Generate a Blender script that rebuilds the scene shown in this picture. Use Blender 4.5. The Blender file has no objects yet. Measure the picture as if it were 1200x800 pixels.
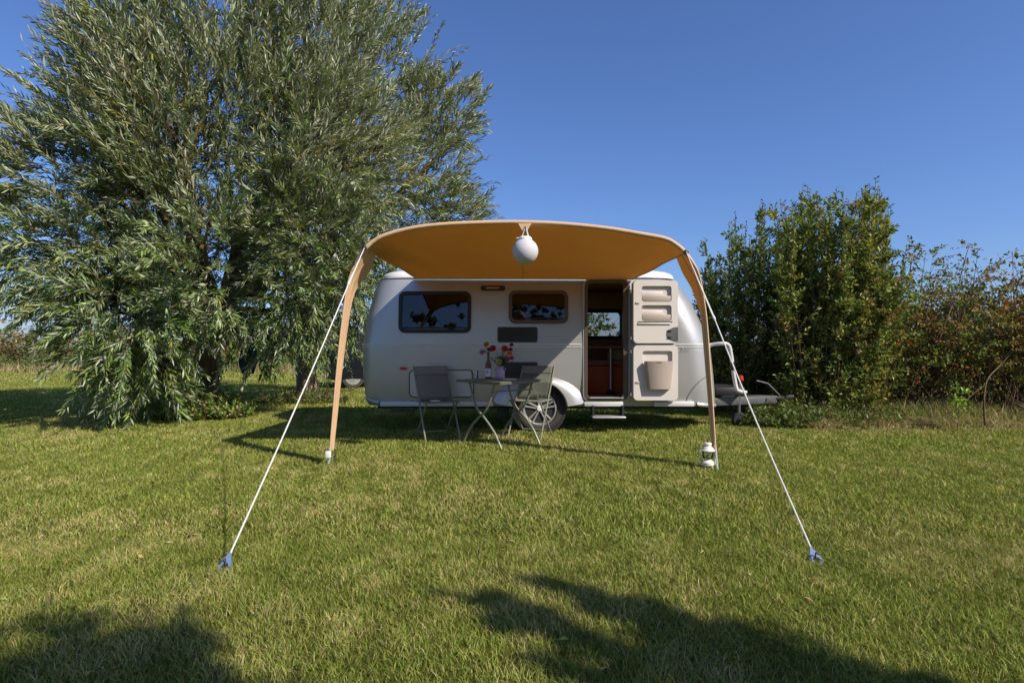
import bpy, bmesh, math, random
import numpy as np
from mathutils import Vector, Matrix

random.seed(7)
RNG = np.random.default_rng(11)
SC = bpy.context.scene
COL = SC.collection
PI = math.pi

# ------------------------------------------------------------------ camera
F_PX, CX, YH, CAM_H = 700.0, 600.0, 407.0, 1.10      # focal length / horizon in photo pixels (1200 wide)
cam_d = bpy.data.cameras.new('camera')
cam = bpy.data.objects.new('camera', cam_d)
COL.objects.link(cam)
cam.location = (0, 0, CAM_H)
cam.rotation_euler = (PI / 2, 0, 0)
cam_d.sensor_width = 36.0
cam_d.lens = 36.0 * F_PX / 1200.0
cam_d.shift_y = (YH - 400.0) / 1200.0
cam_d.clip_end = 3000
cam_d.clip_start = 0.05
SC.camera = cam

# ------------------------------------------------------------------ sky, sun, exposure
SHX, SHY = -1.02, 0.745                  # where a 1 m stick's shadow tip falls
sun_to = Vector((-SHX, -SHY, 1.0)).normalized()
elev = math.asin(sun_to.z)
azim = math.atan2(sun_to.x, sun_to.y)    # clockwise from +Y
w = bpy.data.worlds.new('World'); SC.world = w; w.use_nodes = True
nt = w.node_tree; nt.nodes.clear()
sky = nt.nodes.new('ShaderNodeTexSky'); sky.sky_type = 'NISHITA'; sky.sun_disc = False
sky.sun_elevation = elev; sky.sun_rotation = azim
sky.altitude = 0; sky.air_density = 1.0; sky.dust_density = 0.9; sky.ozone_density = 10.0
bg = nt.nodes.new('ShaderNodeBackground'); bg.inputs['Strength'].default_value = 0.118
wo = nt.nodes.new('ShaderNodeOutputWorld')
tn_ = nt.nodes.new('ShaderNodeMix'); tn_.data_type = 'RGBA'; tn_.blend_type = 'MULTIPLY'; tn_.inputs['Factor'].default_value = 1; tn_.inputs['B'].default_value = (1.04, 0.97, 1.06, 1)
nt.links.new(sky.outputs[0], tn_.inputs['A']); nt.links.new(tn_.outputs['Result'], bg.inputs['Color']); nt.links.new(bg.outputs[0], wo.inputs['Surface'])
sl = bpy.data.lights.new('sun', 'SUN'); sl.energy = 5.0; sl.angle = math.radians(0.53); sl.color = (1.0, 0.91, 0.77)
so = bpy.data.objects.new('sun', sl); COL.objects.link(so)
so.location = (6, -5, 12)
so.rotation_euler = (-sun_to).to_track_quat('-Z', 'Y').to_euler()
vs = SC.view_settings
vs.view_transform = 'Standard'; vs.look = 'None'; vs.gamma = 1.0; vs.exposure = 0.27; vs.use_curve_mapping = False
cy = SC.cycles
cy.use_denoising = True
cy.max_bounces = 8; cy.diffuse_bounces = 4; cy.glossy_bounces = 4; cy.transmission_bounces = 6; cy.transparent_max_bounces = 12
cy.sample_clamp_indirect = 6.0
cy.caustics_reflective = False; cy.caustics_refractive = False

def G(px, py):
    """ground point seen at a photo pixel"""
    d = F_PX * CAM_H / (py - YH)
    return Vector(((px - CX) * d / F_PX, d, 0.0))

def P(px, py, d):
    return Vector(((px - CX) * d / F_PX, d, CAM_H + (YH - py) * d / F_PX))

# ------------------------------------------------------------------ materials
def _n(nt, t, **kw):
    n = nt.nodes.new(t)
    for k, v in kw.items():
        setattr(n, k, v)
    return n

def pm(name, col, rough=0.5, metal=0.0, var=0.12, scale=6.0, bump=0.0, bscale=60.0, coat=0.0, spec=0.5, rvar=0.1):
    m = bpy.data.materials.new(name); m.use_nodes = True
    nt = m.node_tree; b = nt.nodes['Principled BSDF']; L = nt.links.new
    tc = _n(nt, 'ShaderNodeTexCoord')
    nz = _n(nt, 'ShaderNodeTexNoise'); nz.inputs['Scale'].default_value = scale; nz.inputs['Detail'].default_value = 5
    L(tc.outputs['Object'], nz.inputs['Vector'])
    mx = _n(nt, 'ShaderNodeMix', data_type='RGBA')
    mx.inputs['A'].default_value = (*[c * (1 - var) for c in col], 1)
    mx.inputs['B'].default_value = (*[min(1, c * (1 + var)) for c in col], 1)
    L(nz.outputs['Fac'], mx.inputs['Factor']); L(mx.outputs['Result'], b.inputs['Base Color'])
    mr = _n(nt, 'ShaderNodeMapRange')
    mr.inputs['To Min'].default_value = max(0.02, rough - rvar); mr.inputs['To Max'].default_value = min(1, rough + rvar)
    L(nz.outputs['Fac'], mr.inputs['Value']); L(mr.outputs['Result'], b.inputs['Roughness'])
    b.inputs['Metallic'].default_value = metal
    b.inputs['Specular IOR Level'].default_value = spec
    b.inputs['Coat Weight'].default_value = coat
    if bump > 0:
        n2 = _n(nt, 'ShaderNodeTexNoise'); n2.inputs['Scale'].default_value = bscale; n2.inputs['Detail'].default_value = 4
        L(tc.outputs['Object'], n2.inputs['Vector'])
        bp = _n(nt, 'ShaderNodeBump'); bp.inputs['Strength'].default_value = bump; bp.inputs['Distance'].default_value = 0.01
        L(n2.outputs['Fac'], bp.inputs['Height']); L(bp.outputs['Normal'], b.inputs['Normal'])
    return m

def leafmat(name, trans=0.35, rough=0.5, back=None, spec=0.35, tcol=(1.25, 1.15, 0.5)):
    """foliage: colour comes from the per-leaf tint; undersides may be paler"""
    m = bpy.data.materials.new(name); m.use_nodes = True
    nt = m.node_tree; b = nt.nodes['Principled BSDF']; L = nt.links.new; out = nt.nodes['Material Output']
    at = _n(nt, 'ShaderNodeAttribute', attribute_name='tint')
    src = at.outputs['Color']
    if back:
        ge = _n(nt, 'ShaderNodeNewGeometry')
        mx = _n(nt, 'ShaderNodeMix', data_type='RGBA'); mx.inputs['B'].default_value = (*back, 1)
        fm = _n(nt, 'ShaderNodeMath', operation='MULTIPLY'); fm.inputs[1].default_value = 0.7
        L(ge.outputs['Backfacing'], fm.inputs[0]); L(fm.outputs[0], mx.inputs['Factor'])
        L(src, mx.inputs['A']); src = mx.outputs['Result']
    L(src, b.inputs['Base Color'])
    b.inputs['Roughness'].default_value = rough; b.inputs['Specular IOR Level'].default_value = spec
    tl = _n(nt, 'ShaderNodeBsdfTranslucent')
    mu = _n(nt, 'ShaderNodeMix', data_type='RGBA', blend_type='MULTIPLY'); mu.inputs['Factor'].default_value = 1
    mu.inputs['B'].default_value = (*tcol, 1)
    L(at.outputs['Color'], mu.inputs['A']); L(mu.outputs['Result'], tl.inputs['Color'])
    ms = _n(nt, 'ShaderNodeMixShader'); ms.inputs['Fac'].default_value = trans
    L(b.outputs[0], ms.inputs[1]); L(tl.outputs[0], ms.inputs[2]); L(ms.outputs[0], out.inputs['Surface'])
    return m

def bark(name, c0, c1, scale=9):
    m = bpy.data.materials.new(name); m.use_nodes = True
    nt = m.node_tree; b = nt.nodes['Principled BSDF']; L = nt.links.new
    tc = _n(nt, 'ShaderNodeTexCoord'); mp = _n(nt, 'ShaderNodeMapping'); mp.inputs['Scale'].default_value = (1, 1, 0.22)
    L(tc.outputs['Object'], mp.inputs['Vector'])
    nz = _n(nt, 'ShaderNodeTexNoise'); nz.inputs['Scale'].default_value = scale; nz.inputs['Detail'].default_value = 8; nz.inputs['Roughness'].default_value = 0.7
    L(mp.outputs[0], nz.inputs['Vector'])
    cr = _n(nt, 'ShaderNodeValToRGB')
    cr.color_ramp.elements[0].position = 0.35; cr.color_ramp.elements[0].color = (*c0, 1)
    cr.color_ramp.elements[1].position = 0.65; cr.color_ramp.elements[1].color = (*c1, 1)
    L(nz.outputs['Fac'], cr.inputs['Fac']); L(cr.outputs[0], b.inputs['Base Color'])
    b.inputs['Roughness'].default_value = 0.9
    bp = _n(nt, 'ShaderNodeBump'); bp.inputs['Strength'].default_value = 0.9; bp.inputs['Distance'].default_value = 0.04
    L(nz.outputs['Fac'], bp.inputs['Height']); L(bp.outputs['Normal'], b.inputs['Normal'])
    return m

def fabric(name, col, tcol, trans, weave=900):
    m = bpy.data.materials.new(name); m.use_nodes = True
    nt = m.node_tree; b = nt.nodes['Principled BSDF']; L = nt.links.new; out = nt.nodes['Material Output']
    tc = _n(nt, 'ShaderNodeTexCoord')
    nz = _n(nt, 'ShaderNodeTexNoise'); nz.inputs['Scale'].default_value = 2.5; nz.inputs['Detail'].default_value = 6
    L(tc.outputs['Object'], nz.inputs['Vector'])
    mx = _n(nt, 'ShaderNodeMix', data_type='RGBA')
    mx.inputs['A'].default_value = (*[c * 0.88 for c in col], 1); mx.inputs['B'].default_value = (*[c * 1.1 for c in col], 1)
    L(nz.outputs['Fac'], mx.inputs['Factor']); L(mx.outputs['Result'], b.inputs['Base Color'])
    b.inputs['Roughness'].default_value = 0.9; b.inputs['Specular IOR Level'].default_value = 0.15
    n2 = _n(nt, 'ShaderNodeTexNoise'); n2.inputs['Scale'].default_value = 7; n2.inputs['Detail'].default_value = 3
    L(tc.outputs['Object'], n2.inputs['Vector'])
    bp = _n(nt, 'ShaderNodeBump'); bp.inputs['Strength'].default_value = 0.25; bp.inputs['Distance'].default_value = 0.02
    L(n2.outputs['Fac'], bp.inputs['Height']); L(bp.outputs['Normal'], b.inputs['Normal'])
    tl = _n(nt, 'ShaderNodeBsdfTranslucent'); tl.inputs['Color'].default_value = (*tcol, 1)
    ms = _n(nt, 'ShaderNodeMixShader'); ms.inputs['Fac'].default_value = trans
    L(b.outputs[0], ms.inputs[1]); L(tl.outputs[0], ms.inputs[2]); L(ms.outputs[0], out.inputs['Surface'])
    return m

def glassmat(name, tint, rough=0.02, refl=1.0):
    """thin tinted pane: see-through, with a mirror-like skin that grows towards grazing"""
    m = bpy.data.materials.new(name); m.use_nodes = True
    nt = m.node_tree; nt.nodes.remove(nt.nodes['Principled BSDF']); L = nt.links.new; out = nt.nodes['Material Output']
    tr = _n(nt, 'ShaderNodeBsdfTransparent'); tr.inputs['Color'].default_value = (*tint, 1)
    gl = _n(nt, 'ShaderNodeBsdfGlossy'); gl.inputs['Roughness'].default_value = rough
    fr = _n(nt, 'ShaderNodeFresnel'); fr.inputs['IOR'].default_value = 1.5
    mu = _n(nt, 'ShaderNodeMath', operation='MULTIPLY'); mu.inputs[1].default_value = refl; mu.use_clamp = True
    ms = _n(nt, 'ShaderNodeMixShader')
    L(fr.outputs[0], mu.inputs[0]); L(mu.outputs[0], ms.inputs['Fac']); L(tr.outputs[0], ms.inputs[1]); L(gl.outputs[0], ms.inputs[2])
    L(ms.outputs[0], out.inputs['Surface'])
    return m

def meshcloth(name, col, open_=0.35):
    m = bpy.data.materials.new(name); m.use_nodes = True
    nt = m.node_tree; b = nt.nodes['Principled BSDF']; L = nt.links.new; out = nt.nodes['Material Output']
    b.inputs['Base Color'].default_value = (*col, 1); b.inputs['Roughness'].default_value = 0.8
    tr = _n(nt, 'ShaderNodeBsdfTransparent'); ms = _n(nt, 'ShaderNodeMixShader'); ms.inputs['Fac'].default_value = open_
    L(b.outputs[0], ms.inputs[1]); L(tr.outputs[0], ms.inputs[2]); L(ms.outputs[0], out.inputs['Surface'])
    return m

M = {}
def silver(name, base, bump, rough):
    m = pm(name, base, rough, 0.50, 0.05, 1.7, 0, 0, 0.0, 0.5, 0.06)
    nt = m.node_tree; b = nt.nodes['Principled BSDF']; L = nt.links.new
    if bump:
        tc = _n(nt, 'ShaderNodeTexCoord'); v = _n(nt, 'ShaderNodeTexVoronoi'); v.inputs['Scale'].default_value = 30
        n3 = _n(nt, 'ShaderNodeTexNoise'); n3.inputs['Scale'].default_value = 10; n3.inputs['Detail'].default_value = 6
        L(tc.outputs['Object'], v.inputs['Vector']); L(tc.outputs['Object'], n3.inputs['Vector'])
        ad = _n(nt, 'ShaderNodeMath', operation='ADD'); L(v.outputs['Distance'], ad.inputs[0]); L(n3.outputs['Fac'], ad.inputs[1])
        bp = _n(nt, 'ShaderNodeBump'); bp.inputs['Strength'].default_value = bump; bp.inputs['Distance'].default_value = 0.004
        L(ad.outputs[0], bp.inputs['Height']); L(bp.outputs['Normal'], b.inputs['Normal'])
    return m
M['silver'] = silver('silver_paint', (0.46, 0.455, 0.445), 0.07, 0.36)
M['silver2'] = silver('silver_trim_paint', (0.50, 0.50, 0.50), 0.0, 0.35)
M['interior'] = pm('interior_veneer', (0.36, 0.20, 0.11), 0.5, 0, 0.25, 9)
M['white_grp'] = pm('white_roof_plastic', (0.72, 0.70, 0.66), 0.4, 0, 0.04, 3)
M['cream'] = pm('cream_plastic', (0.65, 0.595, 0.545), 0.45, 0, 0.03, 5, 0.05, 300)
M['beige'] = pm('beige_plastic', (0.40, 0.33, 0.27), 0.5, 0, 0.05, 5)
M['brown_frame'] = pm('brown_frame', (0.12, 0.085, 0.065), 0.4, 0.3, 0.1, 8)
M['black_rubber'] = pm('black_rubber', (0.018, 0.018, 0.019), 0.6, 0, 0.2, 20)
M['tyre'] = pm('tyre_rubber', (0.045, 0.038, 0.038), 0.85, 0, 0.25, 14, 0.2, 90)
M['alloy'] = pm('alloy', (0.62, 0.62, 0.62), 0.35, 0.7, 0.06, 10)
M['alu'] = pm('aluminium', (0.66, 0.66, 0.65), 0.4, 0.7, 0.08, 20)
M['rail'] = pm('pale_rail', (0.62, 0.61, 0.58), 0.45, 0.1, 0.08, 10)
M['steel'] = pm('galvanised_steel', (0.11, 0.11, 0.108), 0.55, 0.4, 0.5, 9)
M['dark_metal'] = pm('dark_metal', (0.035, 0.035, 0.037), 0.5, 0.3, 0.25, 12)
M['grille'] = pm('dark_grille', (0.045, 0.047, 0.052), 0.5, 0, 0.1, 20)
M['glass_tint'] = glassmat('tinted_pane', (0.16, 0.13, 0.11), 0.015, 1.7)
M['glass_clear'] = glassmat('clear_glass', (0.96, 0.98, 0.98), 0.02, 1.6)
M['glass_far'] = glassmat('clear_pane', (0.75, 0.75, 0.75), 0.02, 1.0)
M['amber_lens'] = pm('amber_lens', (0.75, 0.22, 0.04), 0.25, 0, 0.1, 30)
M['red_lens'] = pm('red_lens', (0.55, 0.03, 0.02), 0.2, 0, 0.1, 30)
M['orange_panel'] = pm('orange_panel', (0.78, 0.14, 0.03), 0.5, 0, 0.15, 4)
M['cushion'] = pm('cream_cushion', (0.55, 0.5, 0.4), 0.9, 0, 0.15, 5)
M['awning'] = fabric('tan_canvas', (0.52, 0.29, 0.12), (0.80, 0.26, 0.03), 0.10)
M['sleeve'] = fabric('tan_canvas_sleeve', (0.64, 0.43, 0.26), (0.6, 0.3, 0.1), 0.03)
M['rope'] = pm('white_rope', (0.72, 0.70, 0.66), 0.8, 0, 0.1, 200, 0.3, 900)
M['blue_plastic'] = pm('blue_grey_plastic', (0.15, 0.20, 0.36), 0.4, 0, 0.12, 40)
M['globe'] = pm('white_globe_fabric', (0.52, 0.515, 0.545), 0.85, 0, 0.04, 30, 0.15, 250)
M['white_plastic'] = pm('white_plastic', (0.78, 0.77, 0.75), 0.4, 0, 0.03, 10)
M['sage'] = pm('sage_painted_metal', (0.21, 0.22, 0.16), 0.45, 0.1, 0.12, 25)
M['sage_dark'] = pm('sage_table_metal', (0.11, 0.12, 0.08), 0.4, 0.1, 0.12, 25)
M['sage_mesh'] = meshcloth('sage_mesh_cloth', (0.16, 0.17, 0.135), 0.36)
M['sage_band'] = pm('sage_back_cloth', (0.19, 0.20, 0.16), 0.8, 0, 0.1, 30)
M['amber_glass'] = pm('amber_bottle_glass', (0.12, 0.035, 0.008), 0.08, 0, 0.1, 10)
M['paper'] = pm('paper', (0.72, 0.72, 0.70), 0.8, 0, 0.05, 40)
M['label_blue'] = pm('label_print', (0.30, 0.42, 0.60), 0.7, 0, 0.1, 60)
M['lilac'] = pm('lilac_ceramic', (0.46, 0.33, 0.43), 0.35, 0, 0.06, 15)
M['cream_enamel'] = pm('cream_enamel', (0.74, 0.70, 0.60), 0.3, 0, 0.1, 25)
M['stem'] = pm('green_stem', (0.09, 0.14, 0.04), 0.6, 0, 0.2, 40)
M['car_paint'] = pm('dark_car_paint', (0.012, 0.014, 0.022), 0.2, 0.2, 0.1, 3, 0, 0, 0.8)
M['car_glass'] = pm('car_glass', (0.02, 0.025, 0.03), 0.04, 0, 0.05, 3, 0, 0, 0, 0.8)
M['blue_cloth'] = pm('dark_blue_cloth', (0.035, 0.07, 0.13), 0.9, 0, 0.3, 12, 0.4, 20)
M['bark'] = bark('willow_bark', (0.09, 0.06, 0.04), (0.36, 0.26, 0.18))
M['branch'] = bark('young_bark', (0.09, 0.06, 0.03), (0.24, 0.16, 0.07), 20)
M['cane'] = bark('bramble_cane', (0.10, 0.055, 0.035), (0.26, 0.17, 0.11), 20)
M['willow'] = leafmat('willow_leaf', 0.22, 0.42, (0.50, 0.54, 0.41), 0.5)
M['leaf'] = leafmat('shrub_leaf', 0.30, 0.5, (0.16, 0.19, 0.09), 0.3)
M['bramble'] = leafmat('bramble_leaf', 0.30, 0.55, None, 0.25)
M['grass'] = leafmat('grass_blade', 0.30, 0.6, None, 0.15, (1.15, 1.1, 0.6))

# ------------------------------------------------------------------ mesh helpers
class MB:
    def __init__(self):
        self.v, self.f, self.m = [], [], []
    def add(self, vs, fs, mi=0):
        o = len(self.v)
        self.v += [tuple(p) for p in vs]
        self.f += [[i + o for i in f] for f in fs]
        self.m += [mi] * len(fs)
        return self
    def box(self, c, s, mi=0, rot=None, bev=0.0):
        x, y, z = [k / 2 for k in s]
        if bev > 0:
            b = min(bev, x * .9, y * .9, z * .9)
            bm = bmesh.new(); bmesh.ops.create_cube(bm, size=1)
            for vv in bm.verts: vv.co = Vector((vv.co.x * 2 * x, vv.co.y * 2 * y, vv.co.z * 2 * z))
            bmesh.ops.bevel(bm, geom=bm.edges[:], offset=b, segments=2, profile=0.5, affect='EDGES')
            bm.verts.index_update()
            vs = [vv.co.copy() for vv in bm.verts]; fs = [[vv.index for vv in ff.verts] for ff in bm.faces]; bm.free()
        else:
            vs = [Vector((i * x, j * y, k * z)) for i in (-1, 1) for j in (-1, 1) for k in (-1, 1)]
            fs = [[0, 1, 3, 2], [4, 6, 7, 5], [0, 4, 5, 1], [2, 3, 7, 6], [0, 2, 6, 4], [1, 5, 7, 3]]
        if rot is not None: vs = [rot @ p for p in vs]
        c = Vector(c)
        return self.add([p + c for p in vs], fs, mi)
    def tube(self, pts, r, n=8, mi=0, caps=True, flat=None):
        pts = [Vector(p) for p in pts]; k = len(pts)
        rr = r if isinstance(r, (list, tuple)) else [r] * k
        o = len(self.v); up = None
        for i, p in enumerate(pts):
            t = (pts[min(i + 1, k - 1)] - pts[max(i - 1, 0)]).normalized()
            if up is None:
                a = Vector((0, 0, 1)) if abs(t.z) < 0.9 else Vector((0, 1, 0))
                up = (a - t * a.dot(t)).normalized()
            else:
                up = (up - t * up.dot(t)).normalized()
            s = t.cross(up)
            for j in range(n):
                an = 2 * PI * j / n
                self.v.append(tuple(p + (up * math.cos(an) + s * math.sin(an)) * rr[i]))
        for i in range(k - 1):
            for j in range(n):
                self.f.append([o + i * n + j, o + i * n + (j + 1) % n, o + (i + 1) * n + (j + 1) % n, o + (i + 1) * n + j]); self.m.append(mi)
        if caps:
            self.f.append([o + j for j in range(n)][::-1]); self.m.append(mi)
            self.f.append([o + (k - 1) * n + j for j in range(n)]); self.m.append(mi)
        return self
    def loft(self, rings, mi=0, close=True, cap0=False, cap1=False):
        o = len(self.v); n = len(rings[0])
        for r in rings: self.v += [tuple(p) for p in r]
        for i in range(len(rings) - 1):
            for j in range(n if close else n - 1):
                self.f.append([o + i * n + j, o + i * n + (j + 1) % n, o + (i + 1) * n + (j + 1) % n, o + (i + 1) * n + j]); self.m.append(mi)
        if cap0: self.f.append([o + j for j in range(n)][::-1]); self.m.append(mi)
        if cap1: self.f.append([o + (len(rings) - 1) * n + j for j in range(n)]); self.m.append(mi)
        return self
    def lathe(self, c, prof, n=20, mi=0, axis='z', caps=True):
        c = Vector(c); rings = []
        for (r, h) in prof:
            ring = []
            for j in range(n):
                a = 2 * PI * j / n
                if axis == 'z': ring.append(c + Vector((r * math.cos(a), r * math.sin(a), h)))
                elif axis == 'y': ring.append(c + Vector((r * math.cos(a), h, r * math.sin(a))))
                else: ring.append(c + Vector((h, r * math.cos(a), r * math.sin(a))))
            rings.append(ring)
        return self.loft(rings, mi, True, caps and prof[0][0] > 1e-4, caps and prof[-1][0] > 1e-4)
    def prism_y(self, poly, y0, y1, mi=0):
        a = [Vector((x, y0, z)) for x, z in poly]; b = [Vector((x, y1, z)) for x, z in poly]
        return self.loft([a, b], mi, True, True, True)
    def ring_y(self, outer, inner, y0, y1, mi=0):
        A = [Vector((x, y1, z)) for x, z in outer]; B = [Vector((x, y0, z)) for x, z in outer]
        C = [Vector((x, y0, z)) for x, z in inner]; D = [Vector((x, y1, z)) for x, z in inner]
        return self.loft([A, B, C, D, A], mi)
    def build(self, name, mats, parent=None, ang=35, label=None):
        me = bpy.data.meshes.new(name)
        me.from_pydata(self.v, [], self.f)
        bm = bmesh.new(); bm.from_mesh(me); bmesh.ops.recalc_face_normals(bm, faces=bm.faces[:])
        bm.to_mesh(me); bm.free()
        if not isinstance(mats, (list, tuple)): mats = [mats]
        for mt in mats: me.materials.append(M[mt])
        me.polygons.foreach_set('material_index', self.m)
        if ang:
            me.polygons.foreach_set('use_smooth', [True] * len(me.polygons))
            me.set_sharp_from_angle(angle=math.radians(ang))
        me.update()
        o = bpy.data.objects.new(name, me); COL.objects.link(o)
        if parent is not None: setpar(o, parent)
        if label: o['label'] = label
        return o

def setpar(o, p):
    o.parent = p
    bases = Matrix.Translation(p.location) @ p.rotation_euler.to_matrix().to_4x4() if p.type == 'EMPTY' and p.get('_world') else None
    if bases is not None: o.matrix_parent_inverse = bases.inverted()

def thing(name, label, cat, loc=(0, 0, 0), rotz=0.0, group=None, world=False):
    """an Empty at the thing's base; with world=True its children are given in world coordinates"""
    o = bpy.data.objects.new(name, None); COL.objects.link(o)
    o.empty_display_size = 0.1
    o.location = loc; o.rotation_euler = (0, 0, rotz)
    o['label'] = label; o['category'] = cat
    if group: o['group'] = group
    if world: o['_world'] = 1
    return o

def tag(o, label, cat=None, group=None, kind=None):
    o['label'] = label
    if cat: o['category'] = cat
    if group: o['group'] = group
    if kind: o['kind'] = kind
    return o

def rrect(x0, x1, z0, z1, r, n=5):
    pts = []
    for cx, cz, a0 in ((x1 - r, z0 + r, -90), (x1 - r, z1 - r, 0), (x0 + r, z1 - r, 90), (x0 + r, z0 + r, 180)):
        for i in range(n + 1):
            a = math.radians(a0 + 90 * i / n)
            pts.append((cx + r * math.cos(a), cz + r * math.sin(a)))
    return pts

def crom(pts, per=8):
    pts = [Vector(p) for p in pts]; out = []
    for i in range(len(pts) - 1):
        p0 = pts[max(i - 1, 0)]; p1 = pts[i]; p2 = pts[i + 1]; p3 = pts[min(i + 2, len(pts) - 1)]
        for k in range(per):
            t = k / per
            out.append(0.5 * ((2 * p1) + (p2 - p0) * t + (2 * p0 - 5 * p1 + 4 * p2 - p3) * t * t + (3 * p1 - p0 - 3 * p2 + p3) * t ** 3))
    out.append(pts[-1]); return out

def carve(obj, cutters, ang=35):
    for c in cutters:
        md = obj.modifiers.new('cut', 'BOOLEAN'); md.operation = 'DIFFERENCE'; md.object = c; md.solver = 'EXACT'
    bpy.context.view_layer.update()
    dg = bpy.context.evaluated_depsgraph_get()
    me = bpy.data.meshes.new_from_object(obj.evaluated_get(dg))
    obj.modifiers.clear(); old = obj.data; obj.data = me; bpy.data.meshes.remove(old)
    me.polygons.foreach_set('use_smooth', [True] * len(me.polygons)); me.set_sharp_from_angle(angle=math.radians(ang))
    for c in cutters:
        d = c.data; bpy.data.objects.remove(c); bpy.data.meshes.remove(d)

def fast_mesh(name, verts, tris, tint, mats, parent=None, mi=None, smooth=False):
    me = bpy.data.meshes.new(name)
    nv, nf = len(verts), len(tris)
    me.vertices.add(nv); me.vertices.foreach_set('co', np.ascontiguousarray(verts, np.float32).ravel())
    me.loops.add(nf * 3); me.loops.foreach_set('vertex_index', np.ascontiguousarray(tris, np.int32).ravel())
    me.polygons.add(nf); me.polygons.foreach_set('loop_start', np.arange(0, nf * 3, 3, dtype=np.int32))
    if mi is not None: me.polygons.foreach_set('material_index', np.ascontiguousarray(mi, np.int32))
    if smooth: me.polygons.foreach_set('use_smooth', np.ones(nf, bool))
    if tint is not None:
        a = me.color_attributes.new('tint', 'FLOAT_COLOR', 'POINT')
        c = np.ones((nv, 4), np.float32); c[:, :3] = tint; a.data.foreach_set('color', c.ravel())
    for mt in (mats if isinstance(mats, (list, tuple)) else [mats]): me.materials.append(M[mt])
    me.update(calc_edges=True)
    o = bpy.data.objects.new(name, me); COL.objects.link(o)
    if parent is not None: setpar(o, parent)
    return o

def nrm(a): return a / (np.linalg.norm(a, axis=-1, keepdims=True) + 1e-9)

def leaf_geo(base, d, side, L, W, fold=0.25, shape=0.42):
    """kite-shaped leaves folded along the midrib: 4 verts, 2 tris each"""
    N = len(base); up = nrm(np.cross(side, d))
    L = L[:, None]; W = W[:, None]
    v = np.empty((N, 4, 3), np.float32)
    v[:, 0] = base
    v[:, 1] = base + d * L * shape + side * W * 0.5 + up * W * fold
    v[:, 2] = base + d * L - up * L * 0.08
    v[:, 3] = base + d * L * shape - side * W * 0.5 + up * W * fold
    i = (np.arange(N) * 4)[:, None]
    t = np.concatenate([i + np.array([[0, 1, 2]]), i + np.array([[0, 2, 3]])], 1).reshape(-1, 3)
    return v.reshape(-1, 3), t

def shoot_leaves(P0, D, L, K, leafL, leafW, ang=0.6, droop=0.0, t0=0.12, upbias=0.6, rng=RNG, lift=0.15):
    """leaves along N curved shoots; returns base, dir, side, L, W, shoot index"""
    N = len(P0); t = (np.arange(K)[None, :] + rng.random((N, K))) / K; t = t0 + (1 - t0) * t
    t = t[..., None]; Dn = D[:, None, :]; Ln = L[:, None, None]
    g = np.array([0, 0, -1.0]); dr = (droop if np.ndim(droop) else np.full(N, droop))[:, None, None]
    pos = P0[:, None, :] + Dn * Ln * t + g * dr * Ln * t * t
    T = nrm(Dn + g * 2 * dr * t)
    R = nrm(np.cross(T, rng.normal(size=(N, K, 3))))
    a = ang * (0.7 + 0.6 * rng.random((N, K, 1)))
    d = nrm(T * np.cos(a) + R * np.sin(a) + np.array([0, 0, lift]))
    npref = np.array([0, 0, 1.0]) * upbias + rng.normal(size=(N, K, 3)) * 0.5
    s = nrm(np.cross(d, npref))
    sc = (0.75 + 0.5 * rng.random((N, K))) * (1 - 0.35 * t[..., 0] ** 3)
    idx = np.repeat(np.arange(N), K)
    return pos.reshape(-1, 3), d.reshape(-1, 3), s.reshape(-1, 3), (sc * leafL).ravel(), (sc * leafW).ravel(), idx

def twig_geo(P0, D, L, r, droop=0.0, seg=3):
    """thin three-sided twigs along shoots"""
    N = len(P0); g = np.array([0, 0, -1.0]); dr = (droop if np.ndim(droop) else np.full(N, droop))[:, None]
    a = nrm(np.cross(D, np.array([0.31, 0.77, 0.55]))); b = np.cross(D, a)
    v = np.empty((N, seg + 1, 3, 3), np.float32)
    for i in range(seg + 1):
        t = i / seg; c = P0 + D * L[:, None] * t + g * dr * L[:, None] * t * t
        rr = (r * (1 - 0.75 * t))
        for j in range(3):
            an = 2 * PI * j / 3
            v[:, i, j] = c + (a * math.cos(an) + b * math.sin(an)) * rr[:, None]
    o = (np.arange(N) * (seg + 1) * 3)[:, None]; tr = []
    for i in range(seg):
        for j in range(3):
            p, q = i * 3 + j, i * 3 + (j + 1) % 3
            tr += [o + np.array([[p, q, q + 3]]), o + np.array([[p, q + 3, p + 3]])]
    return v.reshape(-1, 3), np.concatenate(tr, 0)

def palette(n, cols, wts, jit=0.18, rng=RNG):
    cols = np.array(cols); k = rng.choice(len(cols), n, p=np.array(wts) / np.sum(wts))
    c = cols[k] * (1 + jit * rng.normal(size=(n, 1))) * (1 + 0.06 * rng.normal(size=(n, 3)))
    return np.clip(c, 0.005, 0.9)

def wave2(x, y, seed, n=7, f0=0.4, f1=2.2):
    r = np.random.default_rng(seed); s = np.zeros_like(x)
    for _ in range(n):
        f = f0 + (f1 - f0) * r.random(); a = r.random() * 2 * PI; p = r.random() * 2 * PI
        s += np.sin((x * math.cos(a) + y * math.sin(a)) * f * 2 * PI + p)
    return s / n

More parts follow.
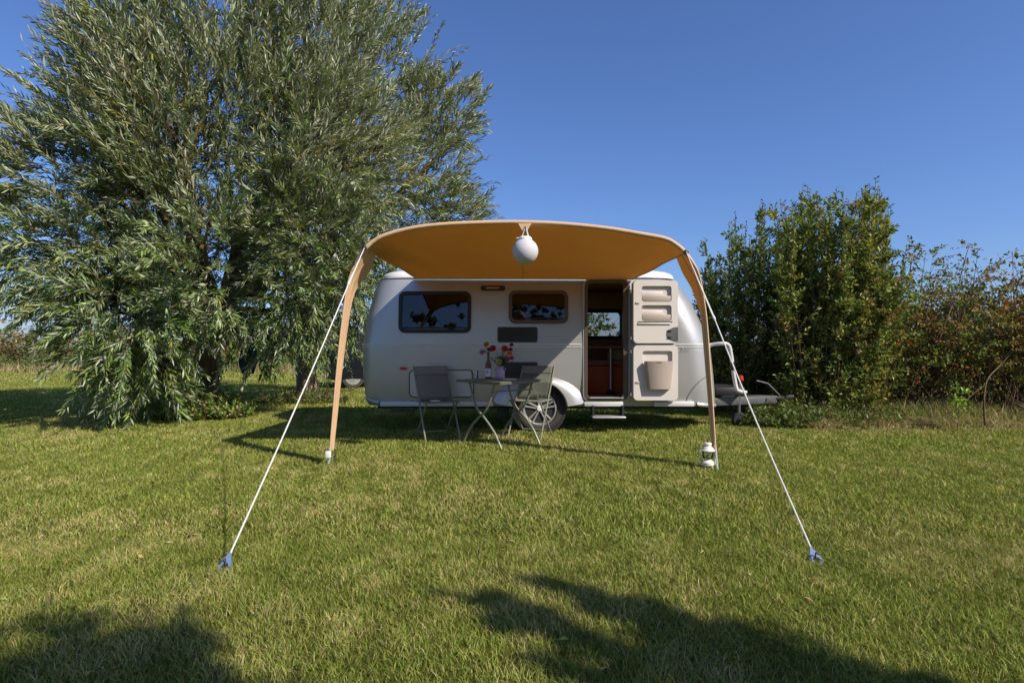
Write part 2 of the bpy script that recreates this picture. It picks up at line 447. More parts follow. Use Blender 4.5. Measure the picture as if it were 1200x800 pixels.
# ================================================================== THE GROUND
def ground():
    m = bpy.data.materials.new('lawn_soil'); m.use_nodes = True
    nt = m.node_tree; b = nt.nodes['Principled BSDF']; L = nt.links.new
    tc = _n(nt, 'ShaderNodeTexCoord')
    n1 = _n(nt, 'ShaderNodeTexNoise'); n1.inputs['Scale'].default_value = 0.55; n1.inputs['Detail'].default_value = 6
    n2 = _n(nt, 'ShaderNodeTexNoise'); n2.inputs['Scale'].default_value = 38; n2.inputs['Detail'].default_value = 8; n2.inputs['Roughness'].default_value = 0.75
    L(tc.outputs['Object'], n1.inputs['Vector']); L(tc.outputs['Object'], n2.inputs['Vector'])
    c1 = _n(nt, 'ShaderNodeValToRGB'); e = c1.color_ramp.elements
    e[0].position = 0.35; e[0].color = (0.15, 0.185, 0.034, 1); e[1].position = 0.68; e[1].color = (0.23, 0.215, 0.06, 1)
    c2 = _n(nt, 'ShaderNodeValToRGB'); e = c2.color_ramp.elements
    e[0].position = 0.3; e[0].color = (0.45, 0.45, 0.4, 1); e[1].position = 0.7; e[1].color = (1.25, 1.2, 1.1, 1)
    L(n1.outputs['Fac'], c1.inputs['Fac']); L(n2.outputs['Fac'], c2.inputs['Fac'])
    mu = _n(nt, 'ShaderNodeMix', data_type='RGBA', blend_type='MULTIPLY'); mu.inputs['Factor'].default_value = 1
    L(c1.outputs[0], mu.inputs['A']); L(c2.outputs[0], mu.inputs['B']); L(mu.outputs['Result'], b.inputs['Base Color'])
    b.inputs['Roughness'].default_value = 1.0; b.inputs['Specular IOR Level'].default_value = 0.1
    bp = _n(nt, 'ShaderNodeBump'); bp.inputs['Strength'].default_value = 1.0; bp.inputs['Distance'].default_value = 0.05
    L(n2.outputs['Fac'], bp.inputs['Height']); L(bp.outputs['Normal'], b.inputs['Normal'])
    M['soil'] = m
    mb = MB(); mb.add([(-600, -600, 0), (600, -600, 0), (600, 600, 0), (-600, 600, 0)], [[0, 1, 2, 3]])
    o = mb.build('ground', 'soil', ang=0); tag(o, 'wide mown lawn ground stretching to the hedges', kind='structure')
ground()

def blades(x, y, h, wd, lean, col, seg, rng):
    """curved grass blades; seg=1 -> single triangle, seg=2 -> 3 triangles"""
    N = len(x); a = rng.random(N) * 2 * PI; b = rng.random(N) * 2 * PI
    sx, sy = np.cos(a) * wd / 2, np.sin(a) * wd / 2
    lx, ly = np.cos(b) * lean * h, np.sin(b) * lean * h
    if seg == 1:
        v = np.empty((N, 3, 3), np.float32)
        v[:, 0] = np.stack([x - sx, y - sy, np.zeros(N)], 1); v[:, 1] = np.stack([x + sx, y + sy, np.zeros(N)], 1)
        v[:, 2] = np.stack([x + lx, y + ly, h], 1)
        t = np.arange(N * 3).reshape(-1, 3); k = 3
    else:
        v = np.empty((N, 5, 3), np.float32)
        v[:, 0] = np.stack([x - sx, y - sy, np.zeros(N)], 1); v[:, 1] = np.stack([x + sx, y + sy, np.zeros(N)], 1)
        mx, my = x + lx * 0.35, y + ly * 0.35
        v[:, 2] = np.stack([mx - sx * .8, my - sy * .8, h * .6], 1); v[:, 3] = np.stack([mx + sx * .8, my + sy * .8, h * .6], 1)
        v[:, 4] = np.stack([x + lx, y + ly, h * 0.95], 1)
        i = (np.arange(N) * 5)[:, None]
        t = np.concatenate([i + np.array([[0, 1, 3]]), i + np.array([[0, 3, 2]]), i + np.array([[2, 3, 4]])], 1).reshape(-1, 3); k = 5
    return v.reshape(-1, 3), t, np.repeat(col, k, 0)

def lawn():
    rng = np.random.default_rng(5); V, T, C = [], [], []; off = 0
    for y0, y1, dens, seg, h0, w0 in ((1.1, 3.4, 14000, 2, .030, .0032), (3.4, 6.2, 6000, 2, .031, .0052), (6.2, 10.2, 2600, 1, .033, .011), (10.2, 19, 650, 1, .04, .022), (19, 33, 220, 1, .05, .05)):
        xm = 0.95 * y1 + 2.4; n = int(2 * xm * (y1 - y0) * dens)
        x = (rng.random(n) * 2 - 1) * xm; y = y0 + rng.random(n) * (y1 - y0)
        k = np.abs(x) < 0.95 * y + 2.4; x, y = x[k], y[k]; n = len(x)
        w1 = wave2(x, y, 3, 9, .12, .7); w2 = wave2(x, y, 4, 9, .5, 3.0); w3 = wave2(x, y, 6, 9, 1.5, 5.0)
        h = h0 * (0.75 + 0.5 * rng.random(n)) * (1 + .35 * w2 + .25 * w3)
        dry = 1 / (1 + np.exp(-(w1 * 3.0 + w2 * 2.4 + w3 * 1.5 - 0.75) * 2.2))
        g = palette(n, [(.215, .275, .042), (.28, .325, .06), (.145, .21, .033), (.34, .35, .09)], [4, 3, 2, 1.4], .16, rng)
        s = palette(n, [(.46, .38, .17), (.39, .35, .13), (.54, .44, .23)], [2, 3, 1], .16, rng)
        pick = (rng.random(n) < 0.10 + 0.48 * dry)[:, None]
        col = np.clip(np.where(pick, s, g) * (1 + .28 * w3 + .16 * w2)[:, None], .01, .8)
        v, t, c = blades(x, y, np.clip(h, .012, .09), w0 * (.7 + .6 * rng.random(n)), .35 + .9 * rng.random(n), col, seg, rng)
        V.append(v); T.append(t + off); C.append(c); off += len(v)
    o = fast_mesh('lawn_grass', np.concatenate(V), np.concatenate(T), np.concatenate(C), 'grass')
    tag(o, 'short mown green and straw lawn grass', 'grass', kind='stuff')
lawn()
def litter():
    rng = np.random.default_rng(15); n = 420
    y = 1.8 + 10 * rng.random(n) ** 1.1; x = (rng.random(n) * 2 - 1) * (.9 * y + .8)
    b = np.stack([x, y, .018 + .02 * rng.random(n)], 1); a = rng.random(n) * 2 * PI
    d = nrm(np.stack([np.cos(a), np.sin(a), .35 * rng.normal(size=n)], 1)); s = nrm(np.cross(d, np.array([0, 0, 1.0]) + .4 * rng.normal(size=(n, 3))))
    v, t = leaf_geo(b, d, s, .022 + .03 * rng.random(n), .010 + .010 * rng.random(n))
    o = fast_mesh('fallen_leaves', v, t, np.repeat(palette(n, [(.42, .30, .12), (.50, .42, .20), (.30, .34, .08), (.30, .17, .08)], [2, 2, 2, 1], .15, rng), 4, 0), 'grass')
    tag(o, 'small dry fallen leaves scattered over the lawn', 'leaves', kind='stuff')
litter()
# ================================================================== CARAVAN
Y0, Y1 = 7.70, 9.55
CV = thing('caravan', 'silver touring caravan with white roof and open stable door beside the lawn', 'caravan', (0.36, 8.6, 0), world=True)

_lz = [0.34, 0.40, 0.55, 0.732, 0.93, 1.122, 1.30, 1.512, 1.68, 1.847, 1.93, 1.985, 2.02, 2.045]
_xl = np.interp(_lz, [.34, .40, .732, 1.122, 1.512, 1.847, 1.985, 2.045], [-1.93, -1.965, -1.995, -2.0, -1.937, -1.85, -1.80, -1.70])
_xr = np.interp(_lz, [.34, .40, .732, 1.122, 1.30, 1.512, 1.68, 1.847, 1.985, 2.045], [2.74, 2.743, 2.709, 2.663, 2.60, 2.503, 2.423, 2.32, 2.215, 2.10])
_in = np.interp(_lz, [.34, .55, .732, 1.122, 1.512, 1.847, 1.985, 2.02, 2.045], [.05, .02, .008, 0, .015, .05, .085, .125, .20])
def lev(z):
    return float(np.interp(z, _lz, _xl)), float(np.interp(z, _lz, _xr)), float(np.interp(z, _lz, _in))
def ring(z, off=0.0, rl=0.34, rr=0.40):
    """rounded-rectangle plan of the body at height z, moved outwards by off"""
    xl, xr, i = lev(z); xl -= off; xr += off; y0 = Y0 + i - off; y1 = Y1 - i + off; pts = []
    def line(a, b, n):
        for k in range(n): pts.append(Vector((a[0] + (b[0] - a[0]) * k / n, a[1] + (b[1] - a[1]) * k / n, z)))
    def arc(cx, cy, r, a0, n=10):
        for k in range(n):
            a = math.radians(a0 + 90 * k / n); pts.append(Vector((cx + r * math.cos(a), cy + r * math.sin(a), z)))
    line((xl + rl, y0), (xr - rr, y0), 40); arc(xr - rr, y0 + rr, rr, -90)
    line((xr, y0 + rr), (xr, y1 - rr), 10); arc(xr - rr, y1 - rr, rr, 0)
    line((xr - rr, y1), (xl + rl, y1), 40); arc(xl + rl, y1 - rl, rl, 90)
    line((xl, y1 - rl), (xl, y0 + rl), 10); arc(xl + rl, y0 + rl, rl, 180)
    return pts
def ysurf(z): return Y0 + lev(z)[2]

def cutter(fn, mi=1):
    mb = MB(); fn(mb); mb.m = [mi] * len(mb.f)
    return mb.build('cutter', ['silver', 'interior'], ang=0)

DX0, DX1, DZ0, DZ1 = .962, 1.470, .445, 1.945           # door opening
WIN = [(-1.463, -.528, 1.287, 1.826), (-.044, .726, 1.408, 1.837)]
FW = (0.72, 1.74, 1.262, 1.672)                          # window in the far wall
WX, WZ, WR = .357, .31, .31                              # wheel

bb = MB(); zs = sorted(set(list(_lz) + [0.47, 0.64, 1.02, 1.21, 1.40, 1.60, 1.77]))
bb.loft([ring(z) for z in zs], 0, True, True, True)
body = bb.build('body', ['silver', 'interior'], CV)
iz = [.42, .55, .732, 1.122, 1.512, 1.847, 1.93, 1.985]
cuts = [cutter(lambda m: m.loft([ring(z, -.04, .30, .36) for z in iz], 1, True, True, True)),
        cutter(lambda m: m.prism_y(rrect(DX0, DX1, DZ0, DZ1, .06), 7.4, 7.95)),
        cutter(lambda m: m.lathe((WX, 7.5, WZ), [(.345, 0), (.345, .40)], 40, 1, 'y')),
        cutter(lambda m: m.prism_y(rrect(*FW[:2], *FW[2:], .06), 9.3, 9.8))]
for wn in WIN:
    cuts.append(cutter(lambda m, wn=wn: m.prism_y(rrect(wn[0] + .03, wn[1] - .03, wn[2] + .03, wn[3] - .03, .05), 7.4, 7.95)))
carve(body, cuts)
# wheel box closes the arch off from the living room
mb = MB(); mb.lathe((WX, 7.745, WZ), [(.352, 0), (.352, .36)], 32, 0, 'y'); mb.build('wheel_box', 'black_rubber', CV)

# white raised roof
def roof():
    xl, xr, y0, y1 = -1.77, 2.20, Y0 + .13, Y1 - .13; rings = []
    for z, i in ((2.012, 0.0), (2.05, .004), (2.085, .03), (2.11, .08), (2.135, .18), (2.155, .36), (2.165, .6)):
        pts = []; r = max(.05, .35 - i * .3)
        for (x, zz) in rrect(xl + i, xr - i, y0 + i, y1 - i, r, 7): pts.append(Vector((x, zz, z)))
        rings.append(pts)
    m = MB(); m.loft(rings, 0, True, False, True); return m.build('roof', 'white_grp', CV, 50)
rf = roof()
mb = MB(); mb.box((-.3, 8.6, 2.19), (.5, .5, .06), 0, None, .02); mb.build('roof_vent', 'white_grp', rf)

# dark gutter seam and pale belt mouldings following the body
def band(name, z, h, off, mat, xa=None, xb=None, whole=True):
    lo = [p for p in ring(z - h / 2, off)]; hi = [p for p in ring(z + h / 2, off)]
    lo2 = ring(z - h / 2, -.004); hi2 = ring(z + h / 2, -.004)
    n = len(lo); runs = []; cur = []
    for k in range(n + 1):
        i = k % n; p = lo[i]
        skip = (p.y < Y0 + .25) and xa is not None and (xa < p.x < xb)
        if skip:
            if cur: runs.append(cur); cur = []
        else: cur.append(i)
    if cur: runs.append(cur)
    if xa is not None and len(runs) > 1 and runs[0][0] == 0: runs[0] = runs.pop() [:-1] + runs[0]
    for r_ in runs:
        m = MB(); secs = [[lo2[i], lo[i], hi[i], hi2[i]] for i in r_]
        m.loft(secs, 0, True, True, True); m.build(name, mat, CV)
band('gutter', 2.0, .018, .006, 'black_rubber')
band('belt_moulding', 1.140, .016, .010, 'rail', .90, 1.56)
band('belt_moulding', 1.108, .012, .007, 'rail', .90, 1.56)
# pale sill rail along the bottom, in lengths either side of the wheel and under the door
for xa, xb in ((-1.70, -.24), (.93, 1.44), (1.83, 2.35)):
    mb = MB(); mb.box(((xa + xb) / 2, Y0 + .015, .372), (xb - xa, .05, .065), 0, None, .012); mb.build('sill_rail', 'rail', CV)
# rounded bumper corners at both ends
for s, x0 in ((-1, -1.70), (1, 2.35)):
    pts = []
    zz = .372
    R = ring(.40, -.006)
    sel = [p for p in R if (p.x <= x0 if s < 0 else p.x >= x0)]
    sel = sorted(sel, key=lambda p: math.atan2(p.y - 8.6, (p.x - x0) * s + .6))
    rise = lambda p: zz + (.07 * max(0, min(1, (x0 - p.x) / .3)) if s < 0 else -.05 * max(0, min(1, (p.x - x0) / .4)))
    mb = MB(); mb.tube([(p.x, p.y, rise(p)) for p in sel], .027, 8); mb.build('corner_bumper', 'silver2', CV)
# wheel arch eyebrow
def fender():
    rings = []
    for k in range(33):
        a = math.radians(4 + 172 * k / 32); c, s = math.cos(a), math.sin(a)
        i0 = Vector((WX + .345 * c, 0, WZ + .345 * s)); o0 = Vector((WX + .60 * c * (1 - .06 * s), 0, WZ + .03 + .40 * s ** .85))
        i0.z = max(i0.z, .345); o0.z = max(o0.z, .345)
        def at(t, y): p = i0.lerp(o0, t); p.y = y; return p
        rings.append([at(0, Y0 + .07), at(0, Y0 - .05), at(.06, Y0 - .062), at(.35, Y0 - .056), at(.7, Y0 - .03), at(1, Y0 + .03)])
    m = MB(); m.loft(rings, 0, True, True, True); return m.build('wheel_arch', 'silver2', CV, 40)
fender()

# wheel
def wheel():
    m = MB(); yb = Y0 + .02
    prof = [(.20, 0.17), (.285, .17), (.305, .15), (.31, .11), (.31, .06), (.303, .025), (.285, .004), (.25, -.004), (.222, .004), (.205, .02), (.20, .17)]
    m.lathe((WX, yb, WZ), prof, 40, 0, 'y', False); wv = m.build('wheel', 'tyre', CV)
    m = MB(); m.lathe((WX, yb, WZ), [(.213, .01), (.218, .0), (.205, -.002), (.19, .02), (.185, .12)], 40, 0, 'y', False); m.build('rim', 'alloy', wv)
    m = MB(); m.lathe((WX, yb, WZ), [(.184, .075), (.0001, .075)], 30, 0, 'y'); m.build('brake_disc', 'dark_metal', wv)
    for k in range(5):
        for s in (-1, 1):
            a = math.radians(90 + 72 * k + 11 * s); a2 = math.radians(90 + 72 * k + 17 * s)
            p0 = Vector((WX + .035 * math.cos(a2), yb + .018, WZ + .035 * math.sin(a2)))
            p1 = Vector((WX + .198 * math.cos(a - .03 * s), yb + .012, WZ + .198 * math.sin(a - .03 * s)))
            m = MB(); m.tube([p0, p0.lerp(p1, .5), p1], [.013, .0115, .014], 6); m.build('spoke', 'alloy', wv)
    m = MB(); m.lathe((WX, yb, WZ), [(.045, .03), (.045, .008), (.03, -.006), (.0001, -.008)], 20, 0, 'y'); m.build('hub_cap', 'white_plastic', wv)
    m = MB(); m.lathe((WX, Y1 - .22, WZ), [(.05, 0), (.3, 0), (.31, .03), (.31, .16), (.28, .19), (.05, .19)], 30, 0, 'y'); m.build('wheel', 'tyre', CV)
wheel()

# chassis below the floor
mb = MB(); mb.tube([(WX, Y0 + .1, WZ), (WX, Y1 - .1, WZ)], .045, 10); mb.build('axle', 'dark_metal', CV)
for y in (8.05, 9.2):
    mb = MB(); mb.box((.35, y, .325), (4.3, .06, .09)); mb.build('chassis_beam', 'dark_metal', CV)
mb = MB(); mb.box((-.12, 8.05, .22), (.16, .12, .16), 0, None, .01); mb.build('gas_regulator_box', 'grille', CV)
for px in (459, 473):
    x = (px - 600) * 7.95 / 700
    mb = MB(); mb.box((x + .075, 7.95, .275), (.15, .05, .06), 0, None, .008); mb.build('support_plate', 'steel', CV)
# folding step below the door
st = MB(); st.box((1.23, Y0 - .06, .215), (.42, .20, .022), 0, None, .006); sto = st.build('door_step', 'alu', CV)
for x in (1.04, 1.42):
    mb = MB(); mb.box((x, Y0 + .03, .28), (.022, .2, .15)); mb.build('step_bracket', 'dark_metal', sto)

# side windows
for (x0, x1, z0, z1), lb in zip(WIN, ('long tinted window near the rounded rear end', 'tinted window next to the open door')):
    zc = (z0 + z1) / 2; y = ysurf(zc)
    sh = lambda p: p
    m = MB(); m.ring_y(rrect(x0, x1, z0, z1, .085, 8), rrect(x0 + .045, x1 - .045, z0 + .045, z1 - .045, .05, 8), y - .022, y + .03)
    fo = m.build('window', 'brown_frame' if x0 > -.5 else 'black_rubber', CV, label=lb)
    # frame leans with the wall
    tilt = math.atan2(ysurf(z1) - ysurf(z0), z1 - z0)
    def lean(ob):
        for v in ob.data.vertices: v.co.y += (v.co.z - zc) * math.tan(tilt)
    lean(fo)
    m = MB(); m.prism_y(rrect(x0 + .04, x1 - .04, z0 + .04, z1 - .04, .05, 8), y - .004, y + .0); po = m.build('pane', 'glass_tint', fo); lean(po)
    m = MB(); m.box(((x0 + x1) / 2, y - .010, z0 + .068), (x1 - x0 - .12, .012, .014)); ho = m.build('stay_bar', 'black_rubber', fo); lean(ho)
# far window
m = MB(); m.ring_y(rrect(FW[0] - .03, FW[1] + .03, FW[2] - .03, FW[3] + .03, .08, 6), rrect(FW[0] + .02, FW[1] - .02, FW[2] + .02, FW[3] - .02, .05, 6), 9.44, 9.56)
fo = m.build('window', 'black_rubber', CV, label='window in the far wall seen through the doorway')
m = MB(); m.prism_y(rrect(FW[0] + .01, FW[1] - .01, FW[2] + .01, FW[3] - .01, .05, 6), 9.50, 9.504); m.build('pane', 'glass_far', fo)

# awning light above the windows
m = MB(); m.prism_y(rrect(-.407, -.088, 1.838, 1.90, .028), ysurf(1.87) - .03, ysurf(1.87) + .02); lo = m.build('awning_light', 'dark_metal', CV)
m = MB(); m.box((-.25, ysurf(1.87) - .03, 1.869), (.17, .012, .024), 0, None, .004); m.build('lens', 'amber_lens', lo)
# fridge vents with louvres
for (x0, x1, z0, z1) in ((-.187, .33, 1.165, 1.364), (-.11, .33, .685, .912)):
    y = ysurf((z0 + z1) / 2)
    m = MB(); m.prism_y(rrect(x0, x1, z0, z1, .025), y - .012, y + .02); vo = m.build('vent', 'grille', CV)
    nsl = 7
    for k in range(nsl):
        z = z0 + .028 + (z1 - z0 - .056) * k / (nsl - 1)
        m = MB(); m.box(((x0 + x1) / 2, y - .015, z), (x1 - x0 - .05, .012, .012), 0, Matrix.Rotation(.5, 3, 'X')); m.build('louvre', 'grille', vo)
# service hatch outline
y = Y0 + .006
m = MB(); m.ring_y(rrect(-1.33, -.49, .455, .815, .07, 6), rrect(-1.318, -.502, .467, .803, .06, 6), y - .010, y + .05); ho = m.build('service_hatch', 'black_rubber', CV)
m = MB(); m.prism_y(rrect(-1.318, -.502, .467, .803, .06, 6), y - .006, y + .05); m.build('hatch_panel', 'silver', ho)
# side marker
m = MB(); m.prism_y([(-1.40 + .052 * math.cos(a), .829 + .022 * math.sin(a)) for a in [2 * PI * k / 18 for k in range(18)]], ysurf(.83) - .014, ysurf(.83) + .01); m.build('side_marker', 'red_lens', CV)
# front locker seam and the model number in pale letters
pts = [P(x, yy, Y0) for x, yy in ((805, 471), (808, 462), (816, 451), (825, 444), (833, 440))]
m = MB()
def onskin(p):
    xl, xr, i = lev(p.z); rr = .40; yy = Y0 + i
    if p.x > xr - rr:
        dx = min(p.x - (xr - rr), rr * .98); yy = Y0 + i + rr - math.sqrt(rr * rr - dx * dx)
    return Vector((p.x, yy - .001, p.z))
m.tube([onskin(p) for p in crom(pts, 5)], .004, 6); m.build('locker_seam', 'black_rubber', CV)
cu = bpy.data.curves.new('model_number', 'FONT'); cu.body = '530'; cu.size = .085; cu.shear = .25; cu.extrude = .001
to = bpy.data.objects.new('model_number', cu); COL.objects.link(to); bpy.context.view_layer.update()
me_ = bpy.data.meshes.new_from_object(to.evaluated_get(bpy.context.evaluated_depsgraph_get())); bpy.data.objects.remove(to); bpy.data.curves.remove(cu)
to = bpy.data.objects.new('model_number', me_); COL.objects.link(to)
to.location = (2.165, 7.693, 1.045); to.rotation_euler = (PI / 2, 0, 0.06); me_.materials.clear(); me_.materials.append(M['silver2']); setpar(to, CV)

# door opening frame
m = MB(); m.ring_y(rrect(DX0 - .028, DX1 + .03, DZ0 - .03, DZ1 + .028, .085, 6), rrect(DX0 + .012, DX1 - .035, DZ0 + .012, DZ1 - .012, .055, 6), Y0 - .012, Y0 + .10)
m.build('door_frame', 'brown_frame', CV)
m = MB(); m.ring_y(rrect(DX0 - .046, DX1 + .048, DZ0 - .048, DZ1 + .046, .10, 6), rrect(DX0 - .027, DX1 + .029, DZ0 - .029, DZ1 + .027, .085, 6), Y0 - .006, Y0 + .09)
m.build('door_surround', 'silver2', CV)
m = MB(); m.box((1.215, Y0 + .03, .452), (.44, .14, .012)); m.build('threshold', 'alu', CV)

# the stable door: two leaves folded right back against the side
YD = 7.605
DLX0, DLX1 = 1.548, 2.115
def dx(px): return (px - 600) * YD / 700
def dz(py): return 1.10 + (407 - py) * YD / 700
def leaf(z0, z1, pockets, lb):
    m = MB(); m.prism_y(rrect(DLX0, DLX1, z0, z1, .055, 6), YD, YD + .045); lf = m.build('door', ['cream', 'beige'], CV, label=lb)
    m = MB(); m.prism_y(rrect(DLX0 - .014, DLX1 + .012, z0 - .008, z1 + .008, .06, 6), YD + .046, YD + .062); m.build('outer_skin', 'silver2', lf)
    cs = [cutter(lambda mm, p=p: mm.prism_y(rrect(dx(p[0]), dx(p[1]), dz(p[3]), dz(p[2]), .03, 5), YD - .05, YD + .036), 0) for p in pockets]
    carve(lf, cs)
    return lf
up = leaf(dz(402), dz(328.5), [(752, 787, 335, 353.5), (752, 787, 357.5, 376)], 'cream upper door leaf with two shelf pockets')
dn = leaf(dz(469), dz(404.5), [(753, 788, 411, 427)], 'cream lower door leaf with a beige bin')
for t, b_ in ((346.5, 353), (368.5, 375.5)):
    m = MB(); m.box(((dx(752.7) + dx(786.3)) / 2, YD + .014, (dz(t) + dz(b_)) / 2), (dx(786.3) - dx(752.7), .02, dz(t) - dz(b_)), 0, None, .006); m.build('pocket_lip', 'beige', up)
    m = MB(); m.box(((dx(753) + dx(777)) / 2, YD + .033, dz(t - 2.5)), (dx(777) - dx(753), .012, dz(t - 5) - dz(t)), 0, None, .005); m.build('pocket_step', 'cream', up)
m = MB(); m.box(((dx(747.5) + dx(786)) / 2, YD - .006, dz(379)), (dx(786) - dx(747.5), .02, .020), 0, None, .006); m.build('towel_rail', 'cream', up)
m = MB(); m.box(((dx(747.5) + dx(788)) / 2, YD - .001, dz(377)), (dx(788) - dx(747.5), .01, .010)); m.build('rail_slot', 'black_rubber', up)
m = MB(); prof = [(dx(794.5), dz(400)), (dx(794.5), dz(383))] + [(dx(794.5) - .145 * math.sin(a), dz(391.5) + .092 * math.cos(a)) for a in [PI * k / 12 for k in range(1, 12)]]
m.prism_y(prof, YD - .006, YD + .004); la = m.build('latch', 'steel', up)
for zc in (387.5, 395):
    m = MB(); m.box((dx(784.5), YD - .010, dz(zc)), (.045, .012, .030), 0, None, .005); m.build('latch_button', 'dark_metal', la)
for ob, zc in ((up, 355), (dn, 448)):
    m = MB(); m.box((dx(747), YD - .004, dz(zc)), (.05, .012, .022), 0, None, .004); m.build('catch', 'beige', ob)
# bin hanging on the lower leaf
ra = []
for t in range(7):
    f = t / 6; py = 423 + 32.5 * f; xa = dx(754.8 + 4.2 * f); xb = dx(787.5 - 2.6 * f); dep = .085 - .012 * f
    ra.append([Vector((x, y, dz(py))) for (x, y) in [(xa, YD + .012), (xa, YD - dep + .02), (xa + .02, YD - dep), (xb - .02, YD - dep), (xb, YD - dep + .02), (xb, YD + .012)]])
m = MB(); m.loft(ra, 0, True, True, True); m.build('bin', 'beige', dn, 50)
m = MB(); m.box((dx(771), YD - .086, dz(424.2)), (.06, .006, .006)); m.build('bin_handle', 'brown_frame', dn)
for py in (341, 396, 412, 462):
    m = MB(); m.tube([(1.522, YD + .03, dz(py) - .02), (1.522, YD + .03, dz(py) + .02)], .012, 8); m.build('hinge', 'alu', CV)

# what the open door shows of the living room
m = MB(); m.box((1.50, 9.22, .62), (1.30, .50, .40), 0, None, .01); bo = m.build('bench_box', 'orange_panel', CV)
m = MB(); m.box((1.5, 9.17, .87), (1.28, .50, .10), 0, None, .03); m.build('seat_cushion', 'interior', CV)
m = MB(); m.prism_y(rrect(1.45, 1.78, .82, 1.08, .08), 9.0, 9.1); m.build('cushion', 'cushion', CV)
m = MB(); m.box((1.47, 8.83, 1.105), (.92, .52, .028), 0, None, .01); tb = m.build('dining_table', 'interior', CV)
m = MB(); m.tube([(1.44, 8.72, .43), (1.44, 8.72, 1.09)], .024, 12); m.build('table_post', 'alu', tb)
m = MB(); m.lathe((1.44, 8.72, .42), [(.07, 0), (.07, .02), (.03, .05), (.025, .07)], 16); m.build('post_foot', 'dark_metal', tb)
m = MB(); m.box((1.3, 9.36, 1.83), (1.9, .24, .26), 0, None, .01); m.build('overhead_cupboard', 'interior', CV)
m = MB(); m.box((-.4, 9.3, .85), (1.9, .4, .84), 0, None, .01); m.build('kitchen_cupboard', 'interior', CV)
m = MB(); m.box((-1.35, 8.6, .95), (.75, 1.3, .22), 0, None, .06); m.build('seat_cushion', 'cushion', CV)
m = MB(); m.tube([(-.02 + .07 * k, 8.1, 1.45 + .10 * math.sin(PI * k / 10)) for k in range(11)], .05, 8); m.build('rolled_bedding', 'cushion', CV)

# drawbar, grab handle and jockey wheel
hb = Vector((3.80, 8.6, .36))
for y in (8.02, 9.18):
    mb = MB(); a = Vector((2.3, y, .35)); dv = hb - a
    mb.box((a + hb) / 2, (dv.length, .05, .11), 0, Matrix.Rotation(math.atan2(dv.y, dv.x), 3, 'Z'), .008); mb.build('drawbar', 'steel', CV)
mb = MB(); mb.tube([hb - Vector((.1, 0, 0)), hb + Vector((.25, 0, .03))], .035, 10); co = mb.build('coupling', 'dark_metal', CV)
mb = MB(); mb.tube([hb + Vector((.05, 0, .05)), hb + Vector((-.12, 0, .22)), hb + Vector((-.28, 0, .26))], .016, 8); mb.build('brake_lever', 'dark_metal', co)
mb = MB(); mb.box((2.98, 8.5, .50), (.42, .70, .12), 0, None, .03); mb.build('front_box', 'dark_metal', CV)
mb = MB(); mb.lathe(P(868, 446, 8.3), [(.0001, 0), (.035, 0), (.04, .02), (.03, .07), (.0001, .08)], 14); mb.build('valve_cap', 'red_lens', CV)
jx = 3.17
mb = MB(); mb.tube([(jx, 8.35, .12), (jx, 8.35, .62)], .024, 10); jo = mb.build('jockey_wheel', 'steel', CV)
mb = MB(); mb.lathe((jx, 8.30, .10), [(.03, 0), (.085, 0), (.1, .02), (.1, .06), (.085, .08), (.03, .08)], 20, 0, 'y'); mb.build('tyre', 'black_rubber', jo)
for dy in (0.25, 1.35):
    yb = Y0 + dy
    pts = crom([(2.62, yb + .10, 1.125), (2.78, yb, 1.15), (2.88, yb, 1.13), (2.915, yb, 1.0), (2.95, yb, .75), (2.985, yb, .56), (3.02, yb, .52), (3.12, yb, .50)], 5)
    mb = MB(); mb.tube(pts, .026, 10); gh = mb.build('grab_handle', 'rail', CV)
    mb = MB(); mb.tube([pts[17], pts[19]], .029, 10); mb.build('joint_ring', 'dark_metal', gh)

# ================================================================== AWNING
AW = thing('awning', 'tan canvas sun awning arching in front of the silver caravan', 'awning', (0.1, 5.5, 0), world=True)
HP = [(386.5, 527, 5.58), (390.5, 480, 5.57), (395, 430, 5.56), (400.5, 380, 5.55), (405.5, 344, 5.54), (410.5, 322, 5.53), (420, 302.5, 5.52), (428, 291.5, 5.51), (437.5, 283, 5.51),
      (452, 275.5, 5.50), (482, 267.5, 5.50), (520, 263, 5.49), (565, 261, 5.48), (612, 260.5, 5.47), (660, 262.5, 5.46), (710, 267.5, 5.45), (750, 274, 5.44), (779, 279.5, 5.44), (793, 287, 5.43), (803, 296, 5.43),
      (812, 308, 5.42), (819, 321.5, 5.42), (824, 345, 5.42), (828.5, 380, 5.41), (832, 430, 5.40), (835.5, 480, 5.39), (838.5, 528, 5.39)]
HW = [P(*p) for p in HP]
hoop = crom(HW, 6)
tl_i, tr_i = 7 * 6, 19 * 6                       # where the guy ropes and the roof corners tie on
mb = MB(); mb.tube(hoop, [.008 + .012 * max(0, min(1, (i - 30) / 14, (len(hoop) - 31 - i) / 14)) for i in range(len(hoop))], 10); mb.build('hoop_sleeve', 'sleeve', AW, 60)
arch = hoop[tl_i:tr_i + 1]; NA = len(arch)
R0, R1 = P(487, 325.5, 7.755), P(742, 327, 7.755)
rngw = np.random.default_rng(3)
acc = [0.0]
for i in range(1, NA): acc.append(acc[-1] + (arch[i] - arch[i - 1]).length)
mb = MB(); rows = []
NV = 22
for j in range(NV + 1):
    v = j / NV; row = []
    for i in range(NA):
        u = acc[i] / acc[-1]; q = R0.lerp(R1, u)
        p = arch[i].lerp(q, v)
        bow = .035 * math.sin(PI * v) * math.sin(PI * u)
        wr = .008 * math.sin(PI * v) * (math.sin(u * 43 + v * 9) * math.exp(-((1 - u) / .18) ** 2) + math.sin(u * 47 - v * 7) * math.exp(-(u / .15) ** 2)) + .004 * math.sin(u * 17 + 3 * v) * math.sin(PI * v)
        row.append(p + Vector((0, 0, bow + wr)))
    rows.append(row)
